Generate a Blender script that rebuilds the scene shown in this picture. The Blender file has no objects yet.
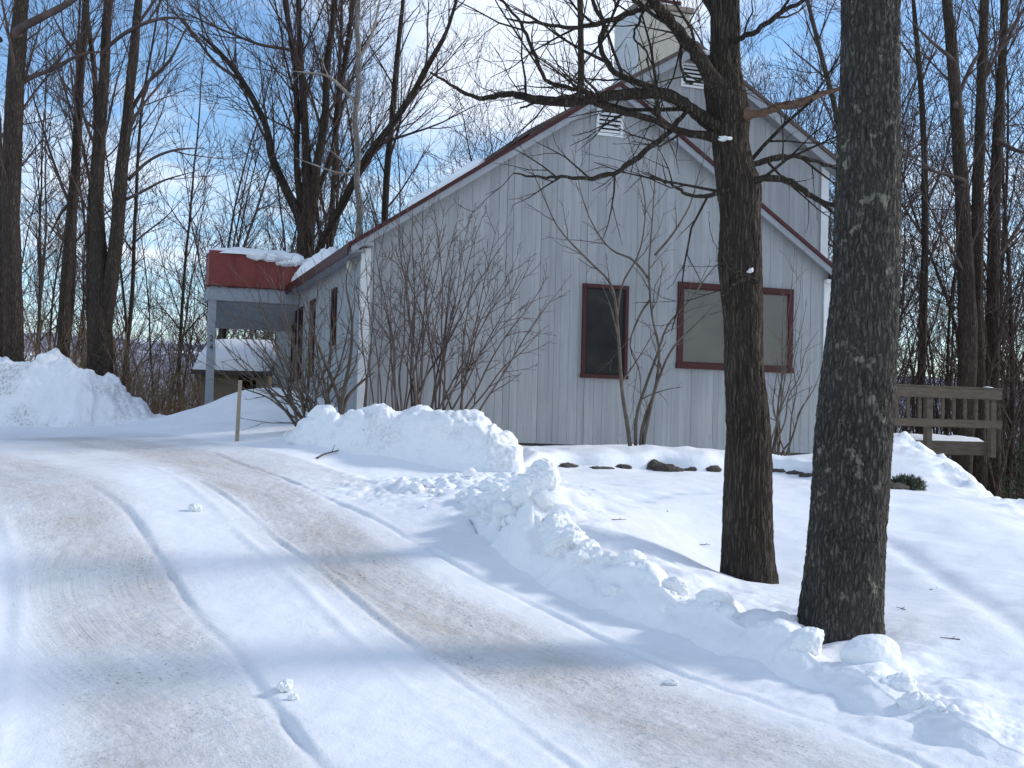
import bpy, math, random
import numpy as np
from mathutils import Vector, Matrix, noise as MN

random.seed(7)
rng = np.random.default_rng(11)
SC = bpy.context.scene
COL = SC.collection
PI = math.pi

# ------------------------------------------------------------------ camera geometry
F = 1200.0
PITCH = math.atan((425 - 384) / F)
ROLL = 0.025


def _rx(a):
    c, s = math.cos(a), math.sin(a)
    return np.array([[1, 0, 0], [0, c, -s], [0, s, c]])


def _rz(a):
    c, s = math.cos(a), math.sin(a)
    return np.array([[c, -s, 0], [s, c, 0], [0, 0, 1]])


RC = _rx(PI / 2 + PITCH) @ _rz(ROLL)


def ray(px, py):
    return RC @ np.array([(px - 512) / F, -(py - 384) / F, -1.0])


def at(px, py, Y):
    d = ray(px, py)
    return d * (Y / d[1])


# ------------------------------------------------------------------ object helpers
def link(o, parent=None):
    COL.objects.link(o)
    if parent is not None:
        o.parent = parent
    return o


def mesh_obj(name, verts, faces, mat, parent=None, smooth=False):
    me = bpy.data.meshes.new(name)
    if isinstance(verts, np.ndarray):
        verts = verts.tolist()
    me.from_pydata(verts, [], faces)
    me.update()
    if mat:
        me.materials.append(mat)
    if smooth:
        me.polygons.foreach_set('use_smooth', [True] * len(me.polygons))
    return link(bpy.data.objects.new(name, me), parent)


def tag(o, label=None, cat=None, group=None, kind=None):
    if label:
        o['label'] = label
    if cat:
        o['category'] = cat
    if group:
        o['group'] = group
    if kind:
        o['kind'] = kind
    return o


def thing(name, label, cat, loc=(0, 0, 0), rz=0.0, group=None):
    o = bpy.data.objects.new(name, None)
    o.empty_display_size = 0.2
    o.location = loc
    o.rotation_euler = (0, 0, rz)
    link(o)
    return tag(o, label, cat, group)


def copy_thing(root, loc, rz, scale, label=None):
    r = root.copy()
    COL.objects.link(r)
    r.location = loc
    r.rotation_euler = (0, 0, rz)
    r.scale = (scale[0], scale[0], scale[1])
    if label:
        r['label'] = label
    for ch in root.children:
        c = ch.copy()
        COL.objects.link(c)
        c.parent = r
    return r


class Bx:
    """collects boxes / prisms"""

    def __init__(s):
        s.v = []
        s.f = []

    def hexa(s, p):
        b = len(s.v)
        s.v += [tuple(map(float, q)) for q in p]
        for q in ((0, 3, 2, 1), (4, 5, 6, 7), (0, 1, 5, 4), (1, 2, 6, 5), (2, 3, 7, 6), (3, 0, 4, 7)):
            s.f.append(tuple(b + i for i in q))
        return s

    def box(s, x0, x1, y0, y1, z0, z1):
        return s.hexa([(x0, y0, z0), (x1, y0, z0), (x1, y1, z0), (x0, y1, z0),
                       (x0, y0, z1), (x1, y0, z1), (x1, y1, z1), (x0, y1, z1)])

    def prism(s, poly, y0, y1):
        """polygon in xz extruded along y"""
        n = len(poly)
        b = len(s.v)
        s.v += [(p[0], y0, p[1]) for p in poly] + [(p[0], y1, p[1]) for p in poly]
        s.f.append(tuple(b + i for i in range(n)))
        s.f.append(tuple(b + n + i for i in reversed(range(n))))
        for i in range(n):
            j = (i + 1) % n
            s.f.append((b + j, b + i, b + n + i, b + n + j))
        return s

    def build(s, name, mat, parent=None, bevel=0.0):
        o = mesh_obj(name, s.v, s.f, mat, parent)
        if bevel:
            m = o.modifiers.new('bevel', 'BEVEL')
            m.width = bevel
            m.segments = 2
            m.limit_method = 'ANGLE'
        return o


# ------------------------------------------------------------------ materials
def newmat(name):
    m = bpy.data.materials.new(name)
    m.use_nodes = True
    nt = m.node_tree
    return m, nt, nt.nodes['Principled BSDF'], nt.nodes, nt.links


def nd(nt, t, **kw):
    n = nt.nodes.new(t)
    for k, v in kw.items():
        if k in n.inputs:
            n.inputs[k].default_value = v
        else:
            setattr(n, k, v)
    return n


def ramp(nt, fac, stops):
    r = nt.nodes.new('ShaderNodeValToRGB')
    el = r.color_ramp.elements
    while len(el) < len(stops):
        el.new(0.5)
    for e, (p, c) in zip(el, stops):
        e.position = p
        e.color = (*c, 1) if len(c) == 3 else c
    nt.links.new(fac, r.inputs['Fac'])
    return r


def mixc(nt, fac, a, b, mode='MIX'):
    m = nt.nodes.new('ShaderNodeMix')
    m.data_type = 'RGBA'
    m.blend_type = mode
    for sock, val in ((m.inputs[0], fac), (m.inputs[6], a), (m.inputs[7], b)):
        if hasattr(val, 'is_output'):
            nt.links.new(val, sock)
        elif isinstance(val, (int, float)):
            sock.default_value = val
        else:
            sock.default_value = (*val, 1)
    return m.outputs[2]


def math_n(nt, op, a, b=0.0):
    m = nt.nodes.new('ShaderNodeMath')
    m.operation = op
    for i, val in enumerate((a, b)):
        if hasattr(val, 'is_output'):
            nt.links.new(val, m.inputs[i])
        else:
            m.inputs[i].default_value = val
    return m.outputs[0]


def noise_n(nt, vec, scale, detail=4, rough=0.55):
    n = nd(nt, 'ShaderNodeTexNoise', Scale=scale, Detail=detail, Roughness=rough)
    nt.links.new(vec, n.inputs['Vector'])
    return n.outputs['Fac']


def bump(nt, bsdf, height, strength, dist):
    b = nd(nt, 'ShaderNodeBump', Strength=strength, Distance=dist)
    nt.links.new(height, b.inputs['Height'])
    nt.links.new(b.outputs[0], bsdf.inputs['Normal'])
    return b


def mapped(nt, coord, scale):
    mp = nd(nt, 'ShaderNodeMapping')
    mp.inputs['Scale'].default_value = scale
    nt.links.new(coord, mp.inputs['Vector'])
    return mp.outputs[0]


def simple_mat(name, c1, c2, scale=6.0, rough=0.75, bstr=0.25, bdist=0.01, stretch=(1, 1, 1), spec=0.3):
    m, nt, b, N, L = newmat(name)
    tc = nd(nt, 'ShaderNodeTexCoord')
    v = mapped(nt, tc.outputs['Object'], stretch)
    n1 = noise_n(nt, v, scale, 6, 0.65)
    r = ramp(nt, n1, [(0.3, c1), (0.7, c2)])
    L.new(r.outputs[0], b.inputs['Base Color'])
    b.inputs['Roughness'].default_value = rough
    b.inputs['Specular IOR Level'].default_value = spec
    if bstr:
        bump(nt, b, noise_n(nt, v, scale * 5, 5, 0.7), bstr, bdist)
    return m


def snow_ground_mat():
    m, nt, b, N, L = newmat('snow_and_packed_drive')
    tc = nd(nt, 'ShaderNodeTexCoord')
    P = tc.outputs['Object']
    at_d = nd(nt, 'ShaderNodeAttribute', attribute_name='dirt')
    at_l = nd(nt, 'ShaderNodeAttribute', attribute_name='litter')
    at_r = nd(nt, 'ShaderNodeAttribute', attribute_name='roadco')
    at_p = nd(nt, 'ShaderNodeAttribute', attribute_name='packed')
    D = at_d.outputs['Fac']
    # streaks run along the drive
    rv = mapped(nt, at_r.outputs['Vector'], (0.7, 9.0, 1.0))
    st = noise_n(nt, rv, 1.6, 6, 0.68)
    st2 = noise_n(nt, mapped(nt, at_r.outputs['Vector'], (1.6, 3.2, 1)), 7.0, 5, 0.7)
    speck = noise_n(nt, P, 42.0, 4, 0.72)
    speck2 = noise_n(nt, mapped(nt, at_r.outputs['Vector'], (0.55, 1.3, 1)), 26.0, 3, 0.6)
    blot = noise_n(nt, P, 1.7, 4, 0.6)
    snowc = mixc(nt, noise_n(nt, P, 3.0, 4), (0.84, 0.85, 0.865), (0.885, 0.89, 0.90))
    packc = mixc(nt, st2, (0.70, 0.69, 0.68), (0.83, 0.84, 0.86))
    c = mixc(nt, at_p.outputs['Fac'], snowc, packc)
    # sandy tint
    a1 = math_n(nt, 'MULTIPLY', D, math_n(nt, 'ADD', math_n(nt, 'MULTIPLY', st, 1.1), math_n(nt, 'MULTIPLY', blot, 0.5)))
    sand_f = ramp(nt, a1, [(0.10, (0, 0, 0)), (0.95, (1, 1, 1))]).outputs[0]
    sandc = mixc(nt, st2, (0.37, 0.32, 0.265), (0.63, 0.59, 0.54))
    sg_ = ramp(nt, noise_n(nt, mapped(nt, at_r.outputs['Vector'], (0.35, 1.6, 1)), 1.3, 5, 0.65), [(0.33, (.35, .35, .35)), (0.66, (1, 1, 1))]).outputs[0]
    c = mixc(nt, math_n(nt, 'MULTIPLY', math_n(nt, 'MULTIPLY', sand_f, sg_), 0.98), c, sandc)
    # grit
    g = math_n(nt, 'MULTIPLY', ramp(nt, speck, [(0.585, (0, 0, 0)), (0.64, (1, 1, 1))]).outputs[0],
               ramp(nt, math_n(nt, 'MULTIPLY', D, math_n(nt, 'ADD', blot, 0.45)), [(0.12, (0, 0, 0)), (0.6, (1, 1, 1))]).outputs[0])
    gate = ramp(nt, noise_n(nt, P, 2.3, 4, 0.65), [(0.40, (.12, .12, .12)), (0.62, (1, 1, 1))]).outputs[0]
    c = mixc(nt, math_n(nt, 'MULTIPLY', math_n(nt, 'MULTIPLY', g, gate), 0.8), c, (0.17, 0.125, 0.085))
    g2 = math_n(nt, 'MULTIPLY', ramp(nt, speck2, [(0.62, (0, 0, 0)), (0.68, (1, 1, 1))]).outputs[0],
                ramp(nt, D, [(0.25, (0, 0, 0)), (0.9, (1, 1, 1))]).outputs[0])
    c = mixc(nt, math_n(nt, 'MULTIPLY', math_n(nt, 'MULTIPLY', g2, gate), 0.6), c, (0.23, 0.17, 0.12))
    # bare leafy forest floor
    lf = ramp(nt, math_n(nt, 'ADD', math_n(nt, 'MULTIPLY', at_l.outputs['Fac'], 1.4),
                         math_n(nt, 'SUBTRACT', math_n(nt, 'MULTIPLY', noise_n(nt, P, 0.9, 5, 0.65), 0.9), 0.75)),
              [(0.25, (0, 0, 0)), (0.45, (1, 1, 1))]).outputs[0]
    litc = mixc(nt, noise_n(nt, P, 14.0, 4, 0.7), (0.10, 0.065, 0.04), (0.24, 0.17, 0.105))
    c = mixc(nt, lf, c, litc)
    L.new(c, b.inputs['Base Color'])
    b.inputs['Roughness'].default_value = 0.62
    b.inputs['Specular IOR Level'].default_value = 0.25
    hh = math_n(nt, 'ADD', math_n(nt, 'MULTIPLY', noise_n(nt, P, 9.0, 6, 0.6), 0.5),
                math_n(nt, 'MULTIPLY', noise_n(nt, P, 60.0, 3, 0.6), 0.16))
    hh = math_n(nt, 'ADD', hh, math_n(nt, 'MULTIPLY', math_n(nt, 'MULTIPLY', at_p.outputs['Fac'], st2), 0.75))
    hh = math_n(nt, 'ADD', hh, math_n(nt, 'MULTIPLY', math_n(nt, 'MULTIPLY', D, speck), 0.5))
    # pressed tread blocks left by tyres
    ln = nd(nt, 'ShaderNodeAttribute', attribute_name='lane')
    sp_ = nd(nt, 'ShaderNodeSeparateXYZ')
    L.new(ln.outputs['Vector'], sp_.inputs[0])
    for off, ph in ((-0.30, 0.0), (0.16, 1.3)):
        q_ = math_n(nt, 'ABSOLUTE', math_n(nt, 'SUBTRACT', sp_.outputs[1], off))
        w_ = math_n(nt, 'SINE', math_n(nt, 'ADD', math_n(nt, 'MULTIPLY', sp_.outputs[0], 92.0), math_n(nt, 'ADD', math_n(nt, 'MULTIPLY', q_, 55.0), ph)))
        e_ = ramp(nt, q_, [(0.075, (1, 1, 1)), (0.105, (0, 0, 0))]).outputs[0]
        k_ = ramp(nt, noise_n(nt, P, 1.4, 3), [(0.42, (0, 0, 0)), (0.6, (1, 1, 1))]).outputs[0]
        hh = math_n(nt, 'ADD', hh, math_n(nt, 'MULTIPLY', math_n(nt, 'MULTIPLY', math_n(nt, 'MULTIPLY', w_, e_), k_), math_n(nt, 'MULTIPLY', at_p.outputs['Fac'], 0.08)))
    bump(nt, b, hh, 0.55, 0.03)
    return m


def snow_mat(name, dirt=0.0):
    m, nt, b, N, L = newmat(name)
    tc = nd(nt, 'ShaderNodeTexCoord')
    P = tc.outputs['Object']
    c = mixc(nt, noise_n(nt, P, 4.0, 4), (0.83, 0.84, 0.855), (0.89, 0.893, 0.90))
    if dirt:
        n = noise_n(nt, P, 1.5, 5, 0.62)
        n2 = noise_n(nt, P, 22.0, 4, 0.7)
        fac = math_n(nt, 'MULTIPLY', ramp(nt, n, [(0.49, (0, 0, 0)), (0.62, (1, 1, 1))]).outputs[0],
                     ramp(nt, n2, [(0.42, (0, 0, 0)), (0.62, (1, 1, 1))]).outputs[0])
        c = mixc(nt, math_n(nt, 'MULTIPLY', fac, dirt), c, (0.22, 0.19, 0.16))
        fl = ramp(nt, noise_n(nt, P, 55.0, 2, 0.6), [(0.70, (0, 0, 0)), (0.735, (1, 1, 1))]).outputs[0]
        c = mixc(nt, math_n(nt, 'MULTIPLY', fl, 0.8), c, (0.14, 0.10, 0.08))
    L.new(c, b.inputs['Base Color'])
    b.inputs['Roughness'].default_value = 0.6
    b.inputs['Specular IOR Level'].default_value = 0.25
    hh = math_n(nt, 'ADD', math_n(nt, 'MULTIPLY', noise_n(nt, P, 13.0, 6, 0.62), 0.6),
                math_n(nt, 'MULTIPLY', noise_n(nt, P, 70.0, 3, 0.6), 0.14))
    bump(nt, b, hh, 0.6, 0.03)
    return m


def bark_mat(name, dark, light, lichen=None, lich_amt=0.0, ridge=(9, 9, 1.6), bdist=0.02, plates=(30, 30, 5)):
    m, nt, b, N, L = newmat(name)
    tc = nd(nt, 'ShaderNodeTexCoord')
    P = tc.outputs['Object']
    v = mapped(nt, P, ridge)
    n1 = noise_n(nt, v, 2.2, 8, 0.68)
    n2 = noise_n(nt, v, 7.0, 5, 0.7)
    c = ramp(nt, math_n(nt, 'ADD', math_n(nt, 'MULTIPLY', n1, 0.65), math_n(nt, 'MULTIPLY', n2, 0.35)),
             [(0.38, dark), (0.60, light)]).outputs[0]
    wv = nd(nt, 'ShaderNodeVectorMath', operation='ADD')
    nv = nd(nt, 'ShaderNodeTexNoise', Scale=9.0, Detail=3)
    L.new(P, nv.inputs['Vector'])
    sc_ = nd(nt, 'ShaderNodeVectorMath', operation='SCALE')
    sc_.inputs['Scale'].default_value = 0.05
    L.new(nv.outputs['Color'], sc_.inputs[0])
    L.new(P, wv.inputs[0])
    L.new(sc_.outputs[0], wv.inputs[1])
    vo = nd(nt, 'ShaderNodeTexVoronoi', feature='DISTANCE_TO_EDGE', Scale=1.0)
    L.new(mapped(nt, wv.outputs[0], plates), vo.inputs['Vector'])
    crack = ramp(nt, vo.outputs['Distance'], [(0.02, (0, 0, 0)), (0.26, (1, 1, 1))]).outputs[0]
    c = mixc(nt, crack, tuple(x * .55 for x in dark), c)
    big = noise_n(nt, P, 1.1, 3)
    c = mixc(nt, math_n(nt, 'MULTIPLY', big, 0.5), c, tuple(x * 1.35 for x in light))
    if lichen:
        l1 = noise_n(nt, mapped(nt, P, (1, 1, 0.8)), 8.0, 3, 0.55)
        l2 = noise_n(nt, P, 28.0, 5, 0.75)
        lf = ramp(nt, math_n(nt, 'ADD', math_n(nt, 'MULTIPLY', l1, 1.0), math_n(nt, 'MULTIPLY', l2, 0.32)),
                  [(0.785, (0, 0, 0)), (0.85, (1, 1, 1))]).outputs[0]
        c = mixc(nt, math_n(nt, 'MULTIPLY', lf, lich_amt), c, lichen)
        l3 = ramp(nt, noise_n(nt, mapped(nt, P, (1, 1, .6)), 34.0, 4, 0.6), [(0.60, (0, 0, 0)), (0.67, (1, 1, 1))]).outputs[0]
        c = mixc(nt, math_n(nt, 'MULTIPLY', l3, lich_amt * 0.6), c, tuple(x * .8 for x in lichen))
    L.new(c, b.inputs['Base Color'])
    b.inputs['Roughness'].default_value = 0.92
    b.inputs['Specular IOR Level'].default_value = 0.1
    bump(nt, b, math_n(nt, 'ADD', math_n(nt, 'MULTIPLY', crack, 0.55), math_n(nt, 'ADD', math_n(nt, 'MULTIPLY', n1, 0.4), math_n(nt, 'MULTIPLY', n2, 0.4))), 1.0, bdist)
    return m


def siding_mat():
    m, nt, b, N, L = newmat('weathered_white_boards')
    tc = nd(nt, 'ShaderNodeTexCoord')
    P = tc.outputs['Object']
    a = nd(nt, 'ShaderNodeAttribute', attribute_name='board')
    v = mapped(nt, P, (14, 14, 0.7))
    grain = noise_n(nt, v, 2.0, 7, 0.68)
    big = noise_n(nt, mapped(nt, P, (1.5, 1.5, .6)), 1.2, 4)
    c = mixc(nt, a.outputs['Fac'], (0.32, 0.326, 0.332), (0.385, 0.39, 0.395))
    c = mixc(nt, math_n(nt, 'MULTIPLY', ramp(nt, grain, [(0.45, (0, 0, 0)), (0.75, (1, 1, 1))]).outputs[0], 0.6), c, (0.235, 0.245, 0.26))
    c = mixc(nt, math_n(nt, 'MULTIPLY', ramp(nt, big, [(0.4, (0, 0, 0)), (0.7, (1, 1, 1))]).outputs[0], 0.5), c, (0.255, 0.265, 0.285))
    strk = noise_n(nt, mapped(nt, P, (6, 6, .35)), 2.2, 5, 0.6)
    c = mixc(nt, math_n(nt, 'MULTIPLY', ramp(nt, strk, [(0.5, (0, 0, 0)), (0.68, (1, 1, 1))]).outputs[0], 0.28), c, (0.20, 0.205, 0.215))
    c = mixc(nt, math_n(nt, 'MULTIPLY', ramp(nt, strk, [(0.33, (1, 1, 1)), (0.45, (0, 0, 0))]).outputs[0], 0.25), c, (0.42, 0.435, 0.455))
    # peeled paint: small vertical flecks, more of them low on the wall
    fl = noise_n(nt, mapped(nt, P, (16, 16, 2.6)), 2.4, 5, 0.7)
    sep = nd(nt, 'ShaderNodeSeparateXYZ')
    L.new(P, sep.inputs[0])
    low = ramp(nt, math_n(nt, 'MULTIPLY', math_n(nt, 'ADD', sep.outputs[2], 0.5), 0.5), [(0.0, (1, 1, 1)), (0.35, (0, 0, 0))]).outputs[0]
    pe = ramp(nt, math_n(nt, 'ADD', fl, math_n(nt, 'MULTIPLY', low, 0.07)), [(0.66, (0, 0, 0)), (0.70, (1, 1, 1))]).outputs[0]
    c = mixc(nt, math_n(nt, 'MULTIPLY', pe, 0.75), c, (0.17, 0.15, 0.14))
    L.new(c, b.inputs['Base Color'])
    b.inputs['Roughness'].default_value = 0.7
    b.inputs['Specular IOR Level'].default_value = 0.25
    bump(nt, b, grain, 0.35, 0.006)
    return m


def hills_mat():
    m, nt, b, N, L = newmat('far_wooded_hills')
    tc = nd(nt, 'ShaderNodeTexCoord')
    P = tc.outputs['Object']
    n1 = noise_n(nt, mapped(nt, P, (1, 1, 4)), 0.012, 6, 0.7)
    n2 = noise_n(nt, mapped(nt, P, (0.4, 1, 6)), 0.0022, 3, 0.5)
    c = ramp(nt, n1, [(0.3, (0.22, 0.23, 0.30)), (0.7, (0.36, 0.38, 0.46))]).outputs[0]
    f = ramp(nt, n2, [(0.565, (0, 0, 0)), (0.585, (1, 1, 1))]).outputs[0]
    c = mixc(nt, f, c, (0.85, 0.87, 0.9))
    L.new(c, b.inputs['Base Color'])
    b.inputs['Roughness'].default_value = 1.0
    b.inputs['Specular IOR Level'].default_value = 0.0
    return m


M = {}
M['ground'] = snow_ground_mat()
M['snow'] = snow_mat('fresh_snow')
M['pile'] = snow_mat('plowed_snow', 0.32)
M['dirty_pile'] = snow_mat('dirty_plowed_snow', 0.6)
M['siding'] = siding_mat()
M['white_trim'] = simple_mat('white_painted_trim', (0.62, 0.63, 0.64), (0.74, 0.75, 0.75), 9, 0.55, 0.2, 0.004)
M['grey_trim'] = simple_mat('grey_painted_wood', (0.26, 0.272, 0.295), (0.33, 0.345, 0.37), 9, 0.65, 0.2, 0.004)
M['red_metal'] = simple_mat('red_painted_metal', (0.175, 0.036, 0.030), (0.24, 0.052, 0.042), 5, 0.5, 0.12, 0.006)
M['red_frame'] = simple_mat('dark_red_frame', (0.040, 0.008, 0.008), (0.068, 0.012, 0.012), 12, 0.5, 0.2, 0.004)
M['shingle'] = simple_mat('brown_roof_edge', (0.075, 0.055, 0.05), (0.13, 0.10, 0.09), 22, 0.9, 0.5, 0.01)
M['foundation'] = simple_mat('dark_foundation', (0.06, 0.055, 0.05), (0.10, 0.095, 0.09), 12, 0.9, 0.4, 0.01)
M['chimney'] = simple_mat('beige_chimney_stucco', (0.46, 0.41, 0.345), (0.60, 0.55, 0.475), 4, 0.9, 0.5, 0.02)
M['chimney_cap'] = simple_mat('chimney_cap_stone', (0.22, 0.18, 0.15), (0.33, 0.28, 0.24), 9, 0.9, 0.5, 0.01)
M['blind'] = simple_mat('beige_blind', (0.26, 0.245, 0.22), (0.32, 0.30, 0.27), 3, 0.8, 0.0)
M['blackish'] = simple_mat('dark_opening', (0.012, 0.012, 0.013), (0.022, 0.02, 0.02), 5, 0.9, 0.0)
M['wood'] = simple_mat('weathered_deck_wood', (0.085, 0.065, 0.048), (0.15, 0.122, 0.095), 4, 0.85, 0.4, 0.01, (1, 1, 6))
M['stake'] = simple_mat('tan_stake_wood', (0.25, 0.205, 0.15), (0.35, 0.29, 0.215), 10, 0.8, 0.3, 0.005, (4, 4, 1))
M['shed_wood'] = simple_mat('tan_shed_boards', (0.25, 0.19, 0.125), (0.35, 0.275, 0.19), 5, 0.8, 0.3, 0.008, (5, 5, 1))
M['rock'] = simple_mat('dark_fieldstone', (0.045, 0.038, 0.032), (0.13, 0.11, 0.09), 7, 0.9, 0.7, 0.03)
M['lamp'] = simple_mat('pale_lamp_housing', (0.55, 0.52, 0.46), (0.62, 0.6, 0.54), 5, 0.5, 0.0)
M['bark_front'] = bark_mat('lichened_grey_bark', (0.012, 0.011, 0.010), (0.135, 0.12, 0.105), (0.30, 0.285, 0.215), 0.8, (16, 16, 3.0), 0.035, (34, 34, 8))
M['bark_mid'] = bark_mat('brown_shaggy_bark', (0.014, 0.011, 0.009), (0.115, 0.091, 0.072), (0.13, 0.12, 0.085), 0.25, (15, 15, 1.3), 0.035, (36, 36, 2.6))
M['bark_wood'] = bark_mat('forest_bark', (0.026, 0.019, 0.015), (0.108, 0.083, 0.068), (0.12, 0.12, 0.07), 0.35, (4, 4, 0.6), 0.03)
M['bark_grey'] = bark_mat('grey_forest_bark', (0.045, 0.037, 0.032), (0.16, 0.135, 0.115), (0.2, 0.2, 0.15), 0.3, (4, 4, 0.6), 0.03)
M['twig'] = simple_mat('bare_twig_bark', (0.06, 0.042, 0.038), (0.135, 0.098, 0.086), 3, 0.9, 0.0, spec=0.15)
M['limb'] = simple_mat('grey_limb_bark', (0.016, 0.013, 0.011), (0.075, 0.061, 0.051), 9, 0.9, 0.7, 0.012, (1, 1, 1), 0.15)
M['birch'] = bark_mat('pale_birch_bark', (0.05, 0.042, 0.036), (0.36, 0.33, 0.29), None, 0, (3, 3, 3), 0.01)
M['birch_twig'] = simple_mat('pale_birch_twig', (0.22, 0.18, 0.15), (0.42, 0.37, 0.32), 3, 0.9, 0.0, spec=0.15)
M['shrub'] = simple_mat('reddish_shrub_stem', (0.07, 0.05, 0.045), (0.15, 0.112, 0.098), 6, 0.85, 0.0, spec=0.2)
M['shrub_grey'] = simple_mat('grey_brown_stem', (0.065, 0.05, 0.04), (0.16, 0.13, 0.105), 6, 0.85, 0.2, 0.004, spec=0.2)
M['split_wood'] = simple_mat('orange_split_wood', (0.075, 0.048, 0.036), (0.21, 0.118, 0.072), 10, 0.8, 0.5, 0.01, (1, 4, 4))
M['needle'] = simple_mat('dark_green_needles', (0.018, 0.032, 0.016), (0.05, 0.075, 0.035), 8, 0.7, 0.0)
M['juniper'] = simple_mat('olive_green_needles', (0.03, 0.04, 0.02), (0.085, 0.095, 0.05), 8, 0.7, 0.0)
M['dry'] = simple_mat('dry_tan_stalks', (0.22, 0.14, 0.075), (0.42, 0.30, 0.18), 2, 0.9, 0.0)
M['brown_stalk'] = simple_mat('brown_stalks', (0.09, 0.052, 0.034), (0.19, 0.12, 0.08), 2, 0.9, 0.0)
M['hills'] = hills_mat()
M['ink'] = simple_mat('dark_number_paint', (0.03, 0.03, 0.035), (0.04, 0.04, 0.045), 5, 0.5, 0.0)


def glass_mat():
    m, nt, b, N, L = newmat('dark_screened_glass')
    tc = nd(nt, 'ShaderNodeTexCoord')
    n = noise_n(nt, tc.outputs['Object'], 1.6, 2)
    r = ramp(nt, n, [(0.3, (0.012, 0.012, 0.014)), (0.7, (0.035, 0.032, 0.03))])
    L.new(r.outputs[0], b.inputs['Base Color'])
    b.inputs['Roughness'].default_value = 0.3
    b.inputs['Specular IOR Level'].default_value = 0.12
    return m


M['glass'] = glass_mat()
mb, nt_, bb_, _, _ = newmat('blind_behind_glass')
bb_.inputs['Base Color'].default_value = (0.235, 0.222, 0.195, 1)
bb_.inputs['Roughness'].default_value = 0.6
tcb = nd(nt_, 'ShaderNodeTexCoord')
nb = noise_n(nt_, mapped(nt_, tcb.outputs['Object'], (1, 1, 1)), 1.3, 3)
nt_.links.new(ramp(nt_, nb, [(0.3, (0.10, 0.092, 0.077)), (0.7, (0.135, 0.124, 0.104))]).outputs[0], bb_.inputs['Base Color'])
bb_.inputs['Coat Weight'].default_value = 0.18
bb_.inputs['Coat Roughness'].default_value = 0.08
M['blind_glass'] = mb


# ------------------------------------------------------------------ terrain
def P3(px, py, Y):
    p = at(px, py, Y)
    return (p[0], p[1], p[2])


CTRL = [P3(*a) for a in [
    # driveway
    (325, 768, 5.6), (0, 768, 5.6), (700, 768, 5.55), (910, 768, 5.5), (450, 560, 9.2), (150, 540, 9.7), (240, 462, 14.3),
    (0, 560, 8.9), (0, 480, 12), (75, 475, 12.0), (0, 440, 17), (100, 440, 16.8), (200, 442, 16.3), (0, 423, 21), (130, 424, 20.5),
    (300, 500, 11.6), (800, 692, 7.0), (640, 615, 8.5), (545, 585, 9.0), (480, 532, 10.6), (400, 490, 12.6), (330, 470, 13.8),
    # yard
    (840, 640, 7.8), (750, 573, 10.5), (640, 535, 10.2), (594, 545, 9.65), (560, 505, 10.6), (530, 490, 11.3), (620, 490, 13.4), (720, 502, 13.2),
    (655, 470, 17.0), (540, 466, 16.6), (790, 477, 17.2), (720, 560, 10.7), (790, 560, 11.0), (690, 598, 9.0),
    (640, 452, 18.3), (500, 446, 18.3), (815, 458, 19.6), (720, 453, 18.9),
    (960, 605, 8.6), (1000, 700, 6.6), (1000, 560, 10.5), (920, 530, 12.4), (905, 490, 15.3), (1000, 522, 12.8), (960, 660, 7.3),
    (900, 445, 19.3), (930, 456, 18.5), (960, 477, 17.0), (1024, 517, 15.0),
    # drift by the porch
    (200, 408, 20.5), (250, 389, 20.8), (275, 395, 20.4), (165, 428, 18.8), (300, 412, 18.8), (240, 441, 16.5), (300, 436, 16.2), (210, 425, 18.3),
    (375, 455, 15.2), (455, 467, 14.6), (515, 472, 14.2), (430, 475, 14.0)]]
CTRL += [(-8, 26, -.35), (-5.6, 25.5, -.45), (-3.5, 28, -.7), (-12, 22, -.0), (-14, 16, -.4), (-10, 10, -1.0), (-8, 6, -1.55), (0, 2, -1.95), (6, 2, -2.0),
         (8, 6, -1.9), (-6, 2, -1.9), (10, 10, -1.9), (8, 13, -1.8), (8.2, 17, -2.1), (8.2, 20, -2.2), (10, 23, -3), (14, 16, -3), (14, 26, -4.5),
         (0, 30, -1), (6, 30, -2.2), (-12, 32, -2), (0, 38, -3), (-14, 40, -4), (14, 38, -6), (-25, 30, -3), (-25, 15, -1), (-22, 5, -2),
         (25, 10, -4), (25, 30, -8), (-30, 45, -7), (0, 55, -8), (30, 50, -11), (0, -10, -3), (20, -5, -4), (-20, -5, -3.5), (2, 23, -.25), (6, 24, -.9),
         (-2.6, 22, .1), (-2.2, 19.2, .0), (-5, 23, .0), (-1, 20, -.2), (45, 20, -10), (-45, 20, -4), (-45, 60, -12), (50, 60, -16), (0, 75, -14)]
CT = np.array(CTRL)


def _tps(r2):
    return np.where(r2 > 1e-12, 0.5 * r2 * np.log(np.maximum(r2, 1e-12)), 0.0)


_n = len(CT)
_K = _tps(((CT[:, None, :2] - CT[None, :, :2]) ** 2).sum(-1)) + np.eye(_n) * 0.12
_Q = np.c_[np.ones(_n), CT[:, :2]]
_A = np.block([[_K, _Q], [_Q.T, np.zeros((3, 3))]])
_W = np.linalg.solve(_A, np.r_[CT[:, 2], np.zeros(3)])


def smooth(a, b, x):
    t = np.clip((x - a) / (b - a), 0, 1)
    return t * t * (3 - 2 * t)


def h_base(x, y):
    x = np.asarray(x, float)
    y = np.asarray(y, float)
    out = np.full(x.shape, _W[_n]) + _W[_n + 1] * x + _W[_n + 2] * y
    for i in range(_n):
        out = out + _W[i] * _tps((x - CT[i, 0]) ** 2 + (y - CT[i, 1]) ** 2)
    d = np.hypot(x, y - 20)
    far = -6 - 0.13 * d + 0.00006 * d * d
    far = np.where(d > 900, -75.0, np.maximum(far, -75.0))
    w = smooth(32, 75, d)
    return out * (1 - w) + far * w


_perm = rng.permutation(4096)


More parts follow.
